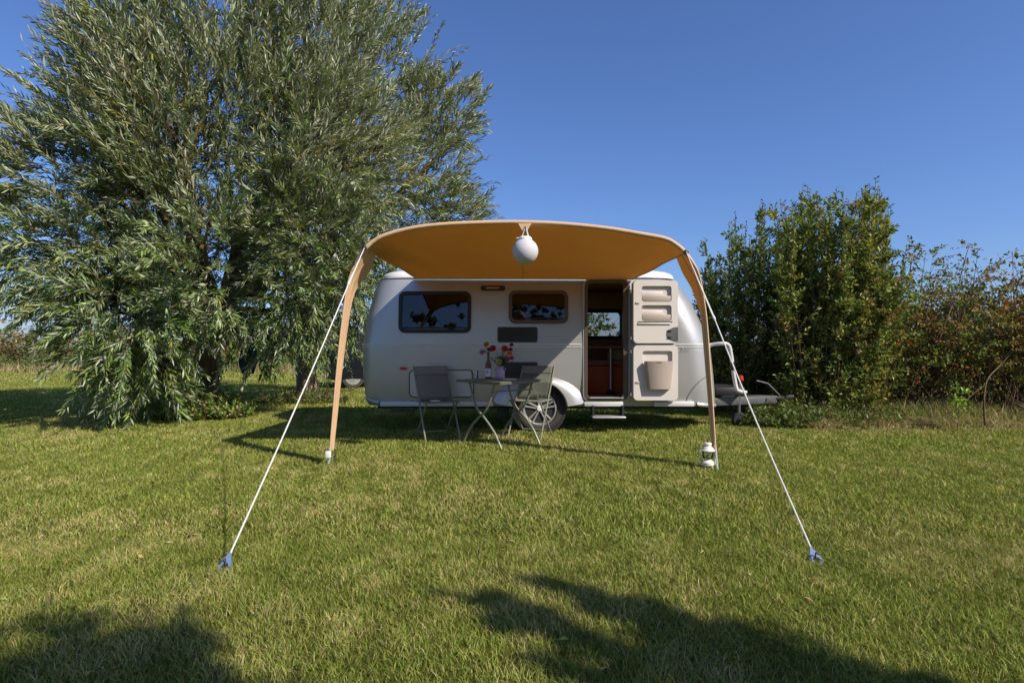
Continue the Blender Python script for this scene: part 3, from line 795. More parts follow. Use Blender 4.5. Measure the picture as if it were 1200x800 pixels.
mb.loft(rows, 0, False); can = mb.build('canopy', 'awning', AW, 80)
for i in (int(NA * .5),):
    mb = MB(); mb.tube([rows[j][i] - Vector((0, 0, .006)) for j in range(NV + 1)], .004, 5); mb.build('seam', 'sleeve', can)
# side hems from corner to caravan
for i in (0, NA - 1):
    mb = MB(); mb.tube([rows[j][i] for j in range(NV + 1)], .008, 6); mb.build('hem', 'sleeve', can)
mb = MB(); mb.tube([R0, R1], .010, 8); mb.build('keder_rail', 'rail', AW)
# leg panels: canvas strips running back from the hoop, wide at the shoulder
for side, idx in ((-1, range(0, tl_i + 1)), (1, range(len(hoop) - 1, tr_i - 1, -1))):
    rows2 = []
    edge = rows[3][0] if side < 0 else rows[3][NA - 1]
    idx = list(idx)
    bk = ([(391.5, 527, 5.70), (397, 480, 5.75), (402.5, 430, 5.76), (408.7, 380, 5.77), (411, 362, 5.78), (415.5, 344, 5.82), (424, 329, 5.86), (434, 315.5, 5.86)] if side < 0 else
          [(834.5, 527, 5.51), (831, 480, 5.56), (827, 430, 5.58), (822.5, 380, 5.60), (820, 365, 5.62), (817, 356, 5.66), (810, 338, 5.74), (799.5, 320, 5.77)])
    back = crom([P(*q_) for q_ in bk] + [edge], 12)
    for n_, i in enumerate(idx):
        p = hoop[i]; z = p.z; f_ = n_ / (len(idx) - 1) * (len(back) - 1)
        q = back[int(f_)].lerp(back[min(int(f_) + 1, len(back) - 1)], f_ - int(f_))
        rows2.append([p.lerp(q, k / 5) + Vector((.006 * math.sin(k * 1.9 + z * 2), 0, 0)) for k in range(6)])
    cutk = next(k for k, r_ in enumerate(rows2) if r_[0].z > 1.42)
    mb = MB(); mb.loft(rows2[cutk:], 0, False); mb.build('gusset', 'sleeve' if side < 0 else 'awning', AW, 80)  # sunlit gusset in pale canvas, backlit one in orange: light put into the colour
    mb = MB(); mb.loft(rows2[:cutk + 1], 0, False); lp = mb.build('leg_panel', 'sleeve', AW, 80)
    mb = MB(); mb.tube([r[2] + Vector((-side * .004, 0, 0)) for r in rows2], .005, 5); mb.build('seam', 'sleeve', lp)
    foot = hoop[0] if side < 0 else hoop[-1]
    mb = MB(); mb.tube([foot + Vector((0, .02, .05)), Vector((foot.x - (-side) * .015, foot.y, -.02))], .014, 10); po = mb.build('pole', 'alu', AW)
    if side < 0:
        mb = MB(); mb.box((foot.x - .01, foot.y - .015, foot.z - .04), (.05, .03, .065), 0, None, .008); mb.build('pole_clamp', 'white_plastic', po)
    mb = MB(); mb.tube([(foot.x + .03, foot.y + .06, foot.z), (foot.x + .035, foot.y + .05, .0)], .005, 6); mb.build('tension_strap', 'dark_metal', po)
    tie = arch[0] if side < 0 else arch[-1]
    mb = MB(); mb.lathe(tie + Vector((0, -.035, 0)), [(.016, 0), (.024, .004), (.024, .01), (.016, .014)], 14, 0, 'y'); mb.build('eyelet', 'dark_metal', AW)
    if side < 0:
        q = tie + Vector((0, -.03, -.01))
        mb = MB(); mb.tube(crom([q, q + Vector((-.05, -.01, -.09)), q + Vector((-.11, -.005, -.16)), q + Vector((-.13, 0, -.20)), q + Vector((-.09, -.01, -.18)), q + Vector((-.08, -.01, -.12))], 5), .0035, 5); mb.build('spare_cord', 'cane', AW)
# centre tab that carries the lamp
tc_ = P(615, 262, 5.45)
mb = MB(); mb.prism_y([(tc_.x - .062, tc_.z + .0), (tc_.x + .062, tc_.z + .0), (tc_.x + .022, tc_.z - .065), (tc_.x - .024, tc_.z - .065)], 5.435, 5.441); mb.build('lamp_tab', 'sleeve', AW)

# globe lamp
gc = P(615.5, 294.5, 5.45); gr = .119
GL = thing('globe_lamp', 'white globe lamp hanging from the middle of the awning arch', 'lamp', (gc.x, gc.y, gc.z - gr), world=True)
prof = [(max(.0001, gr * math.sin(a)), -gr * math.cos(a)) for a in [PI * k / 22 for k in range(0, 20)]]
mb = MB(); mb.lathe(gc, prof, 32); mb.build('globe', 'globe', GL, 80)
mb = MB(); mb.lathe(gc, [(.062, .095), (.062, .118), (.05, .132), (.0001, .134)], 20); cp = mb.build('cap', 'white_plastic', GL)
mb = MB(); mb.box(gc + Vector((-.06, -.01, .117)), (.05, .02, .018), 0, None, .004); mb.build('switch', 'alu', cp)
for s in (-1, 1):
    mb = MB(); mb.tube([gc + Vector((s * .030, 0, .13)), gc + Vector((s * .006, -.02, .205))], .007, 6); mb.build('strap', 'white_plastic', GL)
mb = MB(); mb.tube([gc + Vector((.0, -.022, .17)), gc + Vector((.008, -.024, .20)), gc + Vector((.0, -.022, .225))], .005, 6); mb.build('hook', 'steel', GL)

# guy ropes
for side, tie, brk, peg, lb in ((-1, arch[0], (408.5, 337), G(266.5, 664), 'white guy rope pegged into the grass left of the table'),
                                (1, arch[-1], (843, 368), G(953.5, 657), 'white guy rope pegged into the grass right of the lantern')):
    GR = thing('guy_rope', lb, 'guy rope', peg, world=True, group='awning guy ropes')
    t0 = tie + Vector((0, -.035, 0)); e = peg + Vector((0, .02, .05))
    d = (e - t0); f = .19 if side < 0 else .33
    br = t0 + d * f
    sag = lambda a, b, n=10: [a.lerp(b, k / n) - Vector((0, 0, .02 * math.sin(PI * k / n))) for k in range(n + 1)]
    mb = MB(); mb.tube(sag(br, e), .0046, 6); mb.build('cord', 'rope', GR)
    o_ = Vector((.012, 0, 0))
    for s in (-1, 1):
        mb = MB(); mb.tube([t0, br + o_ * s * .3], .0036, 6); mb.build('doubled_cord', 'rope', GR)
    mb = MB(); mb.tube([br - d.normalized() * .02, br + d.normalized() * .025], .010, 8); mb.build('slider', 'white_plastic', GR)
    # tear-drop tensioner: flat plate with a hole, then the peg through it
    ax = (Vector((peg.x, peg.y - .03, .012)) - e).normalized(); sx = Vector((1, 0, 0)) - ax * ax.x; sx.normalize(); nn = ax.cross(sx)
    out, inn_ = [], []
    for k in range(20):
        a = 2 * PI * k / 20; r_ = .034
        s_, c_ = math.sin(a), math.cos(a)
        tip = .040 * max(0, c_) ** 3
        out.append((s_ * r_ * (1 - .45 * max(0, c_)), c_ * r_ + tip)); inn_.append((s_ * .018, c_ * .018 - .006))
    cen = e + ax * .055
    def PT(q, h): return cen + sx * q[0] - ax * q[1] + nn * h
    rings = [[PT(q, .005) for q in out], [PT(q, -.005) for q in out], [PT(q, -.005) for q in inn_], [PT(q, .005) for q in inn_]]
    mb = MB(); mb.loft(rings + [rings[0]], 0); mb.build('tensioner', 'blue_plastic', GR)
    pc = cen + ax * .012
    mb = MB(); mb.tube([Vector((pc.x, pc.y - .012, .05)), Vector((pc.x, pc.y, .055)), Vector((pc.x, pc.y + .012, .05)), Vector((pc.x, pc.y + .03, -.12))], .004, 6); mb.build('peg', 'steel', GR)

# lantern by the right pole
lg = G(829.5, 549.5)
LN = thing('lantern', 'small cream hurricane lantern on the grass by the right awning pole', 'lantern', lg)
s = 1.0
mb = MB(); mb.lathe((0, 0, .03), [(.0001, 0), (.045, 0), (.055, .012), (.055, .034), (.045, .046), (.03, .052), (.03, .062)], 24); mb.build('tank', 'cream_enamel', LN)
mb = MB(); mb.lathe((0, 0, .092), [(.032, 0), (.046, .02), (.052, .045), (.046, .07), (.033, .085)], 24, 0, 'z', False); mb.build('glass', 'glass_clear', LN, 80)
mb = MB(); mb.lathe((0, 0, .178), [(.062, -.012), (.064, -.006), (.05, .01), (.042, .022), (.03, .026), (.03, .045), (.036, .05), (.03, .062), (.0001, .066)], 24); mb.build('hood', 'cream_enamel', LN)
mb = MB(); mb.lathe((0, 0, .243), [(.008, 0), (.008, .018), (.0001, .02)], 10); mb.build('knob', 'dark_metal', LN)
mb = MB(); mb.lathe((0, 0, .09), [(.012, 0), (.012, .02), (.006, .025), (.006, .05), (.0001, .05)], 10); mb.build('burner', 'steel', LN)
for sg in (-1, 1):
    mb = MB(); mb.tube(crom([(sg * .05, 0, .055), (sg * .075, 0, .08), (sg * .076, 0, .15), (sg * .06, 0, .178)], 5), .006, 8); mb.build('side_tube', 'cream_enamel', LN)
for k in range(4):
    a = PI / 4 + k * PI / 2
    mb = MB(); mb.tube([(.04 * math.cos(a), .04 * math.sin(a), .035), (.055 * math.cos(a), .055 * math.sin(a), 0)], .005, 6); mb.build('leg', 'cream_enamel', LN)
mb = MB(); mb.tube(crom([(.064, 0, .16), (.095, .03, .13), (.10, .05, .08), (.085, .05, .05)], 5), .003, 6); mb.build('handle', 'steel', LN)

# ================================================================== TABLE, CHAIRS AND WHAT STANDS ON THE TABLE
TX, TY, TZ = -.125, 6.83, .735
TB = thing('folding_table', 'square sage-green metal folding table under the awning', 'table', (TX, TY, 0), -PI / 4)
mb = MB(); mb.box((0, 0, TZ - .006), (.73, .73, .012), 0, None, .004); tp = mb.build('tabletop', 'sage_dark', TB)
for sg in (-1, 1):
    mb = MB(); mb.box((0, sg * .355, TZ - .018), (.72, .016, .022)); mb.build('rim', 'sage_dark', tp)
    mb = MB(); mb.box((sg * .355, 0, TZ - .018), (.016, .69, .022)); mb.build('rim', 'sage_dark', tp)
for yy in (-.30, .30):
    for k, sg in enumerate((-1, 1)):
        pts = crom([(sg * .31, yy, .0), (sg * .27, yy, .065), (sg * .19, yy, .18), (sg * .05, yy, .31), (-sg * .07, yy, .40), (-sg * .15, yy, .52), (-sg * .20, yy, .66), (-sg * .215, yy, TZ - .03)], 5)
        mb = MB(); mb.tube([p + Vector((0, .012 * (1 if k else -1), 0)) for p in pts], .0125, 10); mb.build('leg', 'sage', TB)
    mb = MB(); mb.tube([(-.24, yy, TZ - .028), (.24, yy, TZ - .028)], .011, 8); mb.build('top_bar', 'sage_dark', TB)
    mb = MB(); mb.tube([(0, yy - .02, .352), (0, yy + .02, .352)], .008, 8); mb.build('pivot', 'alu', TB)
mb = MB(); mb.tube([(.215, -.3, .62), (.215, .3, .62)], .008, 8); mb.build('cross_bar', 'sage', TB)

def chair(label, loc, rz):
    c = thing('folding_chair', label, 'chair', loc, rz, 'folding chairs at the table')
    wd = .215
    sp = lambda z: .235 - .45 * (.87 - z) / .87               # stile leans from the top back to the front foot
    for sx_ in (-1, 1):
        mb = MB(); mb.tube([(sx_ * wd, sp(.87), .87), (sx_ * wd, sp(.45), .45), (sx_ * wd, sp(0), 0)], .0105, 8); mb.build('stile', 'sage', c)
        mb = MB(); mb.tube([(sx_ * (wd - .025), -.17, .452), (sx_ * (wd - .025), .22, .0)], .0105, 8); mb.build('leg', 'sage', c)
        mb = MB(); mb.tube([(sx_ * (wd - .012), -.20, .455), (sx_ * (wd - .012), .16, .455)], .009, 8); mb.build('seat_rail', 'sage', c)
    def panel(z0, z1, name, mat, th):
        rows_ = []
        for z in np.linspace(z0, z1, 6):
            row = []
            for k in range(9):
                u = -1 + 2 * k / 8; row.append(Vector((u * (wd + .004), sp(z) - .004 + .02 * (1 - u * u), z)))
            rows_.append(row)
        m = MB(); m.loft(rows_, 0, False)
        o = m.build(name, mat, c, 80); md = o.modifiers.new('thick', 'SOLIDIFY'); md.thickness = th; return o
    panel(.475, .775, 'backrest', 'sage_mesh', .0012)
    panel(.772, .868, 'head_band', 'sage_band', .004)
    rows_ = []
    for y in np.linspace(-.205, .165, 7):
        rows_.append([Vector((u * (wd - .006), y, .461 - .012 * (1 - u * u) * (1 - (y / .25) ** 2))) for u in np.linspace(-1, 1, 9)])
    m = MB(); m.loft(rows_, 0, False); o = m.build('seat', 'sage_band', c, 80); md = o.modifiers.new('thick', 'SOLIDIFY'); md.thickness = .004
    for y, z, nm in ((.165, .455, 'seat_bar'), (-.205, .455, 'seat_bar'), (.15, .075, 'stretcher')):
        mb = MB(); mb.tube([(-wd + .02, y, z), (wd - .02, y, z)], .008, 8); mb.build(nm, 'sage', c)
    return c
chair('sage folding chair with mesh back in the awning shade, left of the table', (-.90, 7.16, 0), math.radians(28))
chair('sage folding chair with half its back in sunlight, in front of the wheel', (.235, 7.34, 0), math.radians(-26))

def on(px, py, d=None):
    d = d or F_PX * (CAM_H - TZ) / (py - YH); return Vector(((px - CX) * d / F_PX, d, TZ + .001))
# drinking glass
g0 = on(556.5, 443.3)
GS = thing('drinking_glass', 'clear tumbler near the left corner of the folding table', 'glass', g0)
mb = MB(); mb.lathe((0, 0, 0), [(.0001, .006), (.033, .006), (.04, .095), (.043, .095), (.036, 0), (.0001, 0)], 20); mb.build('tumbler', 'glass_clear', GS)
mb = MB(); mb.lathe((0, 0, .008), [(.031, 0), (.034, .028), (.0001, .028)], 20); mb.build('water', 'glass_clear', GS)
# brown bottle
b0 = on(572.3, 443.3)
BT = thing('bottle', 'amber glass bottle with a white and blue label on the table', 'bottle', b0)
mb = MB(); mb.lathe((0, 0, 0), [(.0001, 0), (.036, 0), (.038, .006), (.038, .14), (.034, .165), (.018, .205), (.0145, .225), (.0145, .29), (.017, .292), (.017, .302), (.012, .304), (.0001, .29)], 22); mb.build('glass', 'amber_glass', BT)
mb = MB(); mb.lathe((0, 0, .02), [(.0386, 0), (.0386, .095)], 22); lb_ = mb.build('label', 'paper', BT)
mb = MB(); mb.box((-.01, -.0375, .085), (.03, .004, .03), 0, None, .001); mb.build('print', 'label_blue', lb_)
# lilac jug
j0 = on(586.2, 443.5)
JG = thing('flower_jug', 'lilac ceramic milk-churn jug holding cut flowers on the table', 'jug', j0)
mb = MB(); mb.lathe((0, 0, 0), [(.0001, 0), (.048, 0), (.052, .008), (.052, .075), (.044, .095), (.036, .105), (.036, .13), (.041, .142), (.037, .142), (.032, .13), (.032, .09), (.0001, .08)], 24); mb.build('pot', 'lilac', JG)
for sg in (-1, 1):
    mb = MB(); mb.tube(crom([(sg * .036, 0, .128), (sg * .056, 0, .122), (sg * .058, 0, .10), (sg * .048, 0, .085)], 4), .005, 6); mb.build('handle', 'lilac', JG)
# folded leaflet
f0 = on(597.5, 444.8)
mb = MB(); mb.box((0, 0, .004), (.15, .10, .006), 0, Matrix.Rotation(.1, 3, 'Z')); lf = mb.build('leaflet', 'paper'); lf.location = f0
tag(lf, 'pale folded leaflet lying on the table right of the jug', 'leaflet')
mb = MB(); mb.lathe((0, 0, 0), [(.0001, 0), (.05, .0), (.062, .006), (.058, .012), (.0001, .014)], 16); cs = mb.build('saucer', 'paper')
cs.location = Vector((-.90, 7.02, .466)); tag(cs, 'small pale saucer lying on the left chair seat', 'saucer')

# cut flowers
def flower(px, py, r, col, name, src, kind='dahlia'):
    base = j0 + Vector((0, 0, .14)) if src == 'jug' else b0 + Vector((0, 0, .298))
    d = (j0.y if src == 'jug' else b0.y) + random.uniform(-.05, .05)
    c = P(px, py, d)
    FL = thing('flower', name, 'flower', base, world=True, group='cut flowers on the table')
    key = 'petal_%d_%d_%d' % tuple(int(k * 100) for k in col)
    if key not in M: M[key] = pm(key, col, .7, 0, .25, 60)
    mb = MB()
    for ring_ in range(4):
        n = (13, 11, 8, 5)[ring_]; tilt = (.05, .4, .8, 1.2)[ring_]; ln = r * (1.0, .92, .75, .5)[ring_]
        for k in range(n):
            a = 2 * PI * (k + .5 * (ring_ % 2)) / n; rad = Vector((math.cos(a), math.sin(a), 0)); tg = Vector((-math.sin(a), math.cos(a), 0))
            dr = rad * math.cos(tilt) + Vector((0, 0, 1)) * math.sin(tilt); wdt = ln * .28
            o = Vector((0, 0, .1 * r * ring_))
            mb.add([o, o + dr * ln * .6 + tg * wdt, o + dr * ln, o + dr * ln * .6 - tg * wdt], [[0, 1, 2, 3]])
    look = Vector((random.uniform(-.5, .5), -1, random.uniform(.2, .9))); q = look.to_track_quat('Z', 'Y')
    mb.v = [tuple(q @ Vector(p) + c) for p in mb.v]
    mb.build('head', key, FL, 20)
    mid = base.lerp(c, .5) + Vector((random.uniform(-.01, .01), 0, .01))
    mb = MB(); mb.tube([base - Vector((0, 0, .03)), mid, c], .003, 5); mb.build('stem', 'stem', FL)
    lfv = MB()
    for k in range(2):
        p0 = base.lerp(c, .35 + .3 * k); dv = Vector((random.uniform(-1, 1), random.uniform(-1, .2), .4)).normalized() * .05; sv = dv.cross(Vector((0, 0, 1))).normalized() * .013
        lfv.add([p0, p0 + dv * .5 + sv, p0 + dv, p0 + dv * .5 - sv], [[0, 1, 2, 3]])
    lfv.build('leaf', 'stem', FL, 0)
for a in ((570, 403.5, .030, (.50, .22, .02), 'golden yellow flower at the top left of the bunch', 'bottle'),
          (577.5, 408, .034, (.30, .015, .02), 'deep red flower just below the golden one', 'bottle'),
          (573.5, 409.5, .022, (.10, .012, .015), 'dark maroon flower between the golden and red ones', 'bottle'),
          (565, 412.5, .030, (.42, .14, .36), 'mauve pink flower leaning out furthest left', 'bottle'),
          (591.5, 408.5, .036, (.50, .03, .015), 'bright scarlet flower above the jug', 'jug'),
          (599.5, 404, .022, (.30, .012, .03), 'small crimson bud at the top right of the bunch', 'jug'),
          (598, 410, .026, (.20, .03, .16), 'purple flower tucked behind the scarlet one', 'jug'),
          (597, 414.5, .032, (.60, .19, .08), 'light orange flower right of the scarlet one', 'jug'),
          (599.5, 419.5, .026, (.45, .08, .24), 'hot pink flower furthest right in the bunch', 'jug'),
          (593, 421, .034, (.55, .13, .09), 'salmon flower low on the right of the bunch', 'jug'),
          (584.8, 424, .034, (.55, .48, .18), 'pale yellow pompom flower just above the jug rim', 'jug')):
    flower(a[0], a[1], a[2] * 1.3, a[3], a[4], a[5])
# filler greenery in the jug
n = 60; bs = np.array(j0)[None] + np.array([0, 0, .14]) + RNG.normal(size=(n, 3)) * .008
dd = nrm(RNG.normal(size=(n, 3)) * np.array([.6, .4, .2]) + np.array([-.05, 0, .9]))
bse, d_, s_, L_, W_, ix = shoot_leaves(bs, dd, .05 + .12 * RNG.random(n), 6, .04, .012, .7)
v, t = leaf_geo(bse, d_, s_, L_, W_)
o = fast_mesh('flower_greenery', v, t, np.repeat(palette(len(bse), [(.06, .10, .03), (.09, .12, .05)], [1, 1]), 4, 0), 'leaf')
tag(o, 'feathery green foliage among the flowers in the jug', 'foliage', kind='stuff')
# ================================================================== TREES AND SHRUBS
def limb(p0, p1, r0, r1, bend=.15, n=6):
    p0, p1 = Vector(p0), Vector(p1); L = (p1 - p0).length; pts = []
    off = Vector((random.uniform(-1, 1), random.uniform(-1, 1), random.uniform(-.3, .6))) * bend * L
    for k in range(n + 1):
        t = k / n; pts.append(p0.lerp(p1, t) + off * math.sin(PI * t) + Vector((random.uniform(-1, 1), random.uniform(-1, 1), 0)) * .02 * L * (0 < k < n))
    return pts, [r0 + (r1 - r0) * (k / n) ** .8 for k in range(n + 1)]

def willow(label, base, trunk_r, head_z, lobes, seed, dens, leafL, lean=(0, 0), K=30):
    rng = np.random.default_rng(seed); random.seed(seed)
    T = thing('willow_tree', label, 'tree', base, world=True, group='willows beside the caravan')
    head = base + Vector((lean[0], lean[1], head_z))
    pts = []; rad = []
    for k in range(9):
        t = k / 8; pts.append(base.lerp(head, t) + Vector((.04 * math.sin(5 * t + seed), .03 * math.cos(4 * t), -.05 if k == 0 else 0)))
        rad.append(trunk_r * (1.35 - .75 * min(1, t * 4) * .5 - .1 * t + (.25 * max(0, t - .75) * 4 * .5)))
    mb = MB(); mb.tube(pts, rad, 18)
    mb.v = [(x + .03 * math.sin(z * 9 + x * 30), y + .03 * math.cos(z * 8 + y * 25), z) for x, y, z in mb.v]
    mb.build('trunk', 'bark', T, 80)
    Ps, Ds, Ls, Dr = [], [], [], []
    for (c, r, n_, updir) in lobes:
        c = Vector(c)
        # limbs reach from the pollard head into every lobe
        for _ in range(3):
            tip = c + Vector(rng.normal(size=3)) * r * .45
            p_, r_ = limb(head + Vector((random.uniform(-.12, .12), random.uniform(-.12, .12), random.uniform(-.25, .05))), tip, .055 + .03 * random.random(), .012, .12)
            mb = MB(); mb.tube(p_, r_, 7); mb.build('limb', 'branch', T, 80)
        n = int(dens * r * r * n_)
        u = nrm(rng.normal(size=(n, 3)))
        fr = .45 + .42 * rng.random(n) ** .7
        lump = 1 + .16 * np.sin(u[:, 0] * 7 + seed) * np.sin(u[:, 2] * 6 + 1.3 * seed) + .10 * np.sin(u[:, 1] * 11 + u[:, 0] * 9)
        st = np.array(c)[None] + u * (r * fr * lump)[:, None] * np.array([1, 1, 1])
        D = nrm(u * .8 + np.array(updir)[None] + rng.normal(size=(n, 3)) * .28)
        L = r * (.38 + .30 * rng.random(n)); L = np.clip(L, .45, 1.25) * np.where(rng.random(n) < .06, 1.6, 1.0)
        k = (st + D * L[:, None])[:, 2] > .08
        k &= st[:, 2] > .15
        f3 = np.sin(st[:, 0] * 2.6 + seed) * np.sin(st[:, 1] * 2.3 + 1) + np.sin(st[:, 2] * 2.9 + st[:, 0] * 1.3) * np.cos(st[:, 1] * 2.1 - st[:, 2])
        k &= (f3 > -.55) | (rng.random(n) < .25)
        Ps.append(st[k]); Ds.append(D[k]); Ls.append(L[k]); Dr.append(np.full(k.sum(), .30 if updir[2] < 0.2 else .10))
    Pn, Dn, Ln, Drn = map(np.concatenate, (Ps, Ds, Ls, Dr))
    b, d, s, lL, lW, ix = shoot_leaves(Pn, Dn, Ln, K, leafL, leafL * .175, .55, Drn, .05, .45, rng, .05)
    k = b[:, 2] > .05
    shoot_tint = palette(len(Pn), [(.15, .20, .05), (.21, .25, .075), (.11, .165, .04), (.33, .35, .20), (.22, .23, .05)], [4, 4, 3, 2, 1], .14, rng)
    tint = shoot_tint[ix] * (1 + .22 * rng.normal(size=(len(b), 1)))
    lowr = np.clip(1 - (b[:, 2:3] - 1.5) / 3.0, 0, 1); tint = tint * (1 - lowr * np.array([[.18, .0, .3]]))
    yel = rng.random(len(b)) < .006
    tint[yel] = np.array([.42, .30, .03])
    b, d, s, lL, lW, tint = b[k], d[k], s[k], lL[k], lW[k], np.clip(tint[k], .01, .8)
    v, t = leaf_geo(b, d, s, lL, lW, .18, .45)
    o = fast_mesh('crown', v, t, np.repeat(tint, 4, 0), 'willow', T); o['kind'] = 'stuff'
    v, t = twig_geo(Pn, Dn, Ln, np.full(len(Pn), .006), Drn)
    o = fast_mesh('twigs', v, t, None, 'branch', T); o['kind'] = 'stuff'
    return T

U, S_, DN = (0, -.05, .75), (0, -.1, .25), (0, -.15, -.25)
wb = G(243, 486)
willow('big grey-green willow with drooping boughs left of the awning', wb, .20, 1.75, [
    (P(262, 195, 9.5), 2.05, 1.0, U), (P(150, 165, 9.1), 1.30, 1.1, (-.35, -.05, .6)), (P(80, 205, 8.7), .95, 1.2, (-.5, -.05, .5)),
    (P(85, 300, 8.7), 1.0, 1.2, (-.4, -.1, .1)), (P(150, 370, 8.3), .92, 1.25, (-.15, -.1, -.1)), (P(165, 435, 8.2), .5, 1.6, DN), (P(120, 390, 8.5), .65, 1.3, (-.3, 0, -.15)), (P(160, 270, 9.2), 1.2, 1.0, (-.2, -.1, .2)),
    (P(170, 70, 9.4), 1.15, 1.0, (-.25, 0, .8)), (P(265, 40, 9.6), 1.35, 1.0, U), (P(365, 60, 9.8), 1.2, 1.0, (.15, 0, .9)),
    (P(385, 180, 9.6), 1.35, 1.1, (.2, -.1, .4)), (P(365, 285, 9.3), 1.1, 1.2, S_), (P(262, 312, 8.6), 1.0, 1.2, S_), (P(335, 352, 9.2), .6, 1.3, DN), (P(300, 395, 9.4), .36, 1.2, DN)],
    21, 215, .150, (.12, 0), 34)
wb2 = G(357, 470)
willow('smaller willow standing further back behind the awning corner', wb2, .20, 1.9, [
    (P(430, 110, 12.3), 1.5, 1.0, U), (P(515, 135, 12.2), .80, 1.3, (.2, 0, .8)), (P(480, 215, 12.2), 1.25, 1.1, (.3, -.1, .5)), (P(530, 255, 12.2), .6, 1.2, (.4, 0, .4)),
    (P(410, 260, 12.0), 1.5, 1.1, S_), (P(392, 340, 12.0), 1.0, 1.2, DN), (P(440, 45, 12.4), .8, 1.1, U), (P(350, 250, 12.4), 1.4, .8, U), (P(385, 395, 12.0), .5, 1.3, DN)],
    33, 185, .145, (.1, 0), 32)

def upright_shrub(label, name, stems, leafL, cols, wts, seed, mat='leaf', group=None, cat='shrub', leaves_per_m=36, spread=.16):
    """shrub of many upright shoots; stems = list of (base xyz, top xyz)"""
    rng = np.random.default_rng(seed); random.seed(seed)
    B = np.array([s[0] for s in stems]); Tp = np.array([s[1] for s in stems])
    T = thing(name, label, cat, tuple(B.mean(0) * np.array([1, 1, 0])), world=True, group=group)
    D0 = Tp - B; L0 = np.linalg.norm(D0, axis=1); D0 = D0 / L0[:, None]
    v, t = twig_geo(B, D0, L0, .010 + .006 * rng.random(len(B)), 0.0, 5)
    o = fast_mesh('stems', v, t, None, 'branch', T); o['kind'] = 'stuff'
    # main shoot tops plus side twigs all the way up
    Pn, Dn, Ln = [], [], []
    for i in range(len(B)):
        ns = int(L0[i] * 9)
        tt = .04 + .91 * rng.random(ns) ** 1.15
        p = B[i] + D0[i] * (L0[i] * tt)[:, None]
        out = nrm(rng.normal(size=(ns, 3)) * np.array([1, 1, .25])); d = nrm(out * .8 + D0[i] * .75)
        l = (.22 + .30 * rng.random(ns)) * (1.15 - .75 * tt)
        Pn.append(p); Dn.append(d); Ln.append(np.clip(l, .1, .6))
        Pn.append((B[i] + D0[i] * L0[i] * .55)[None]); Dn.append(D0[i][None]); Ln.append(np.array([L0[i] * .45]))
    Pn, Dn, Ln = map(np.concatenate, (Pn, Dn, Ln))
    big = Ln > .65
    outs = []
    for msk, K in ((~big, max(4, int(.33 * leaves_per_m))), (big, int(1.3 * leaves_per_m))):
        if msk.sum() == 0: continue
        b, d, s, lL, lW, ix = shoot_leaves(Pn[msk], Dn[msk], Ln[msk], K, leafL, leafL * .44, .85, 0.0, .05, .8, rng, .0)
        tn = palette(msk.sum(), cols, wts, .12, rng)[ix] * (1 + .2 * rng.normal(size=(len(b), 1)))
        outs.append((b, d, s, lL, lW, tn))
    b, d, s, lL, lW, tn = [np.concatenate(q) for q in zip(*outs)]
    k = b[:, 2] > .03
    v, t = leaf_geo(b[k], d[k], s[k], lL[k], lW[k], .15, .5)
    o = fast_mesh('foliage', v, t, np.repeat(np.clip(tn[k], .008, .8), 4, 0), mat, T); o['kind'] = 'stuff'
    v, t = twig_geo(Pn[~big], Dn[~big], Ln[~big], np.full((~big).sum(), .004), 0.0, 2)
    o = fast_mesh('twigs', v, t, None, 'branch', T); o['kind'] = 'stuff'
    return T

def stems_px(n, pxs, tops, d0, d1, seed, base_shrink=.55, jit=.9):
    """stems whose tips follow a skyline given by (pxs, tops)"""
    rng = np.random.default_rng(seed); out = []
    xc = (pxs[0] + pxs[-1]) / 2
    for i in range(n):
        px = pxs[0] + (pxs[-1] - pxs[0]) * rng.random(); d = d0 + (d1 - d0) * rng.random()
        ty = np.interp(px, pxs, tops); h = CAM_H + (YH - ty) * d / F_PX
        h *= 1 - .42 * rng.random() ** 1.6
        x = (px - CX) * d / F_PX; xb = (xc + (px - xc) * base_shrink - CX) * d / F_PX
        dm = (d0 + d1) / 2
        out.append(((xb, dm + (d - dm) * .7, 0), (x + .1 * rng.normal(), d, h)))
    return out

SGRN = [(.16, .225, .045), (.215, .275, .06), (.115, .175, .035), (.31, .31, .075), (.30, .22, .07)]
sh1 = stems_px(95, [905, 930, 945, 965, 985, 1000, 1020, 1035, 1046, 1062], [240, 228, 214, 222, 210, 225, 214, 194, 250, 315], 8.35, 9.9, 51)
upright_shrub('tall yellow-green shrub with upright shoots right of the drawbar', 'tall_shrub', sh1, .086, SGRN, [3, 4, 1.5, 3, .5], 52, leaves_per_m=44)
sh2 = stems_px(85, [818, 832, 845, 857, 870, 890, 911, 930, 950], [330, 285, 268, 244, 262, 240, 218, 232, 230], 9.3, 11.0, 53, .7)
upright_shrub('darker tall shrub close behind the caravan drawbar', 'tall_shrub', sh2, .08, SGRN, [4, 3, 4, .7, .2], 54, leaves_per_m=40)

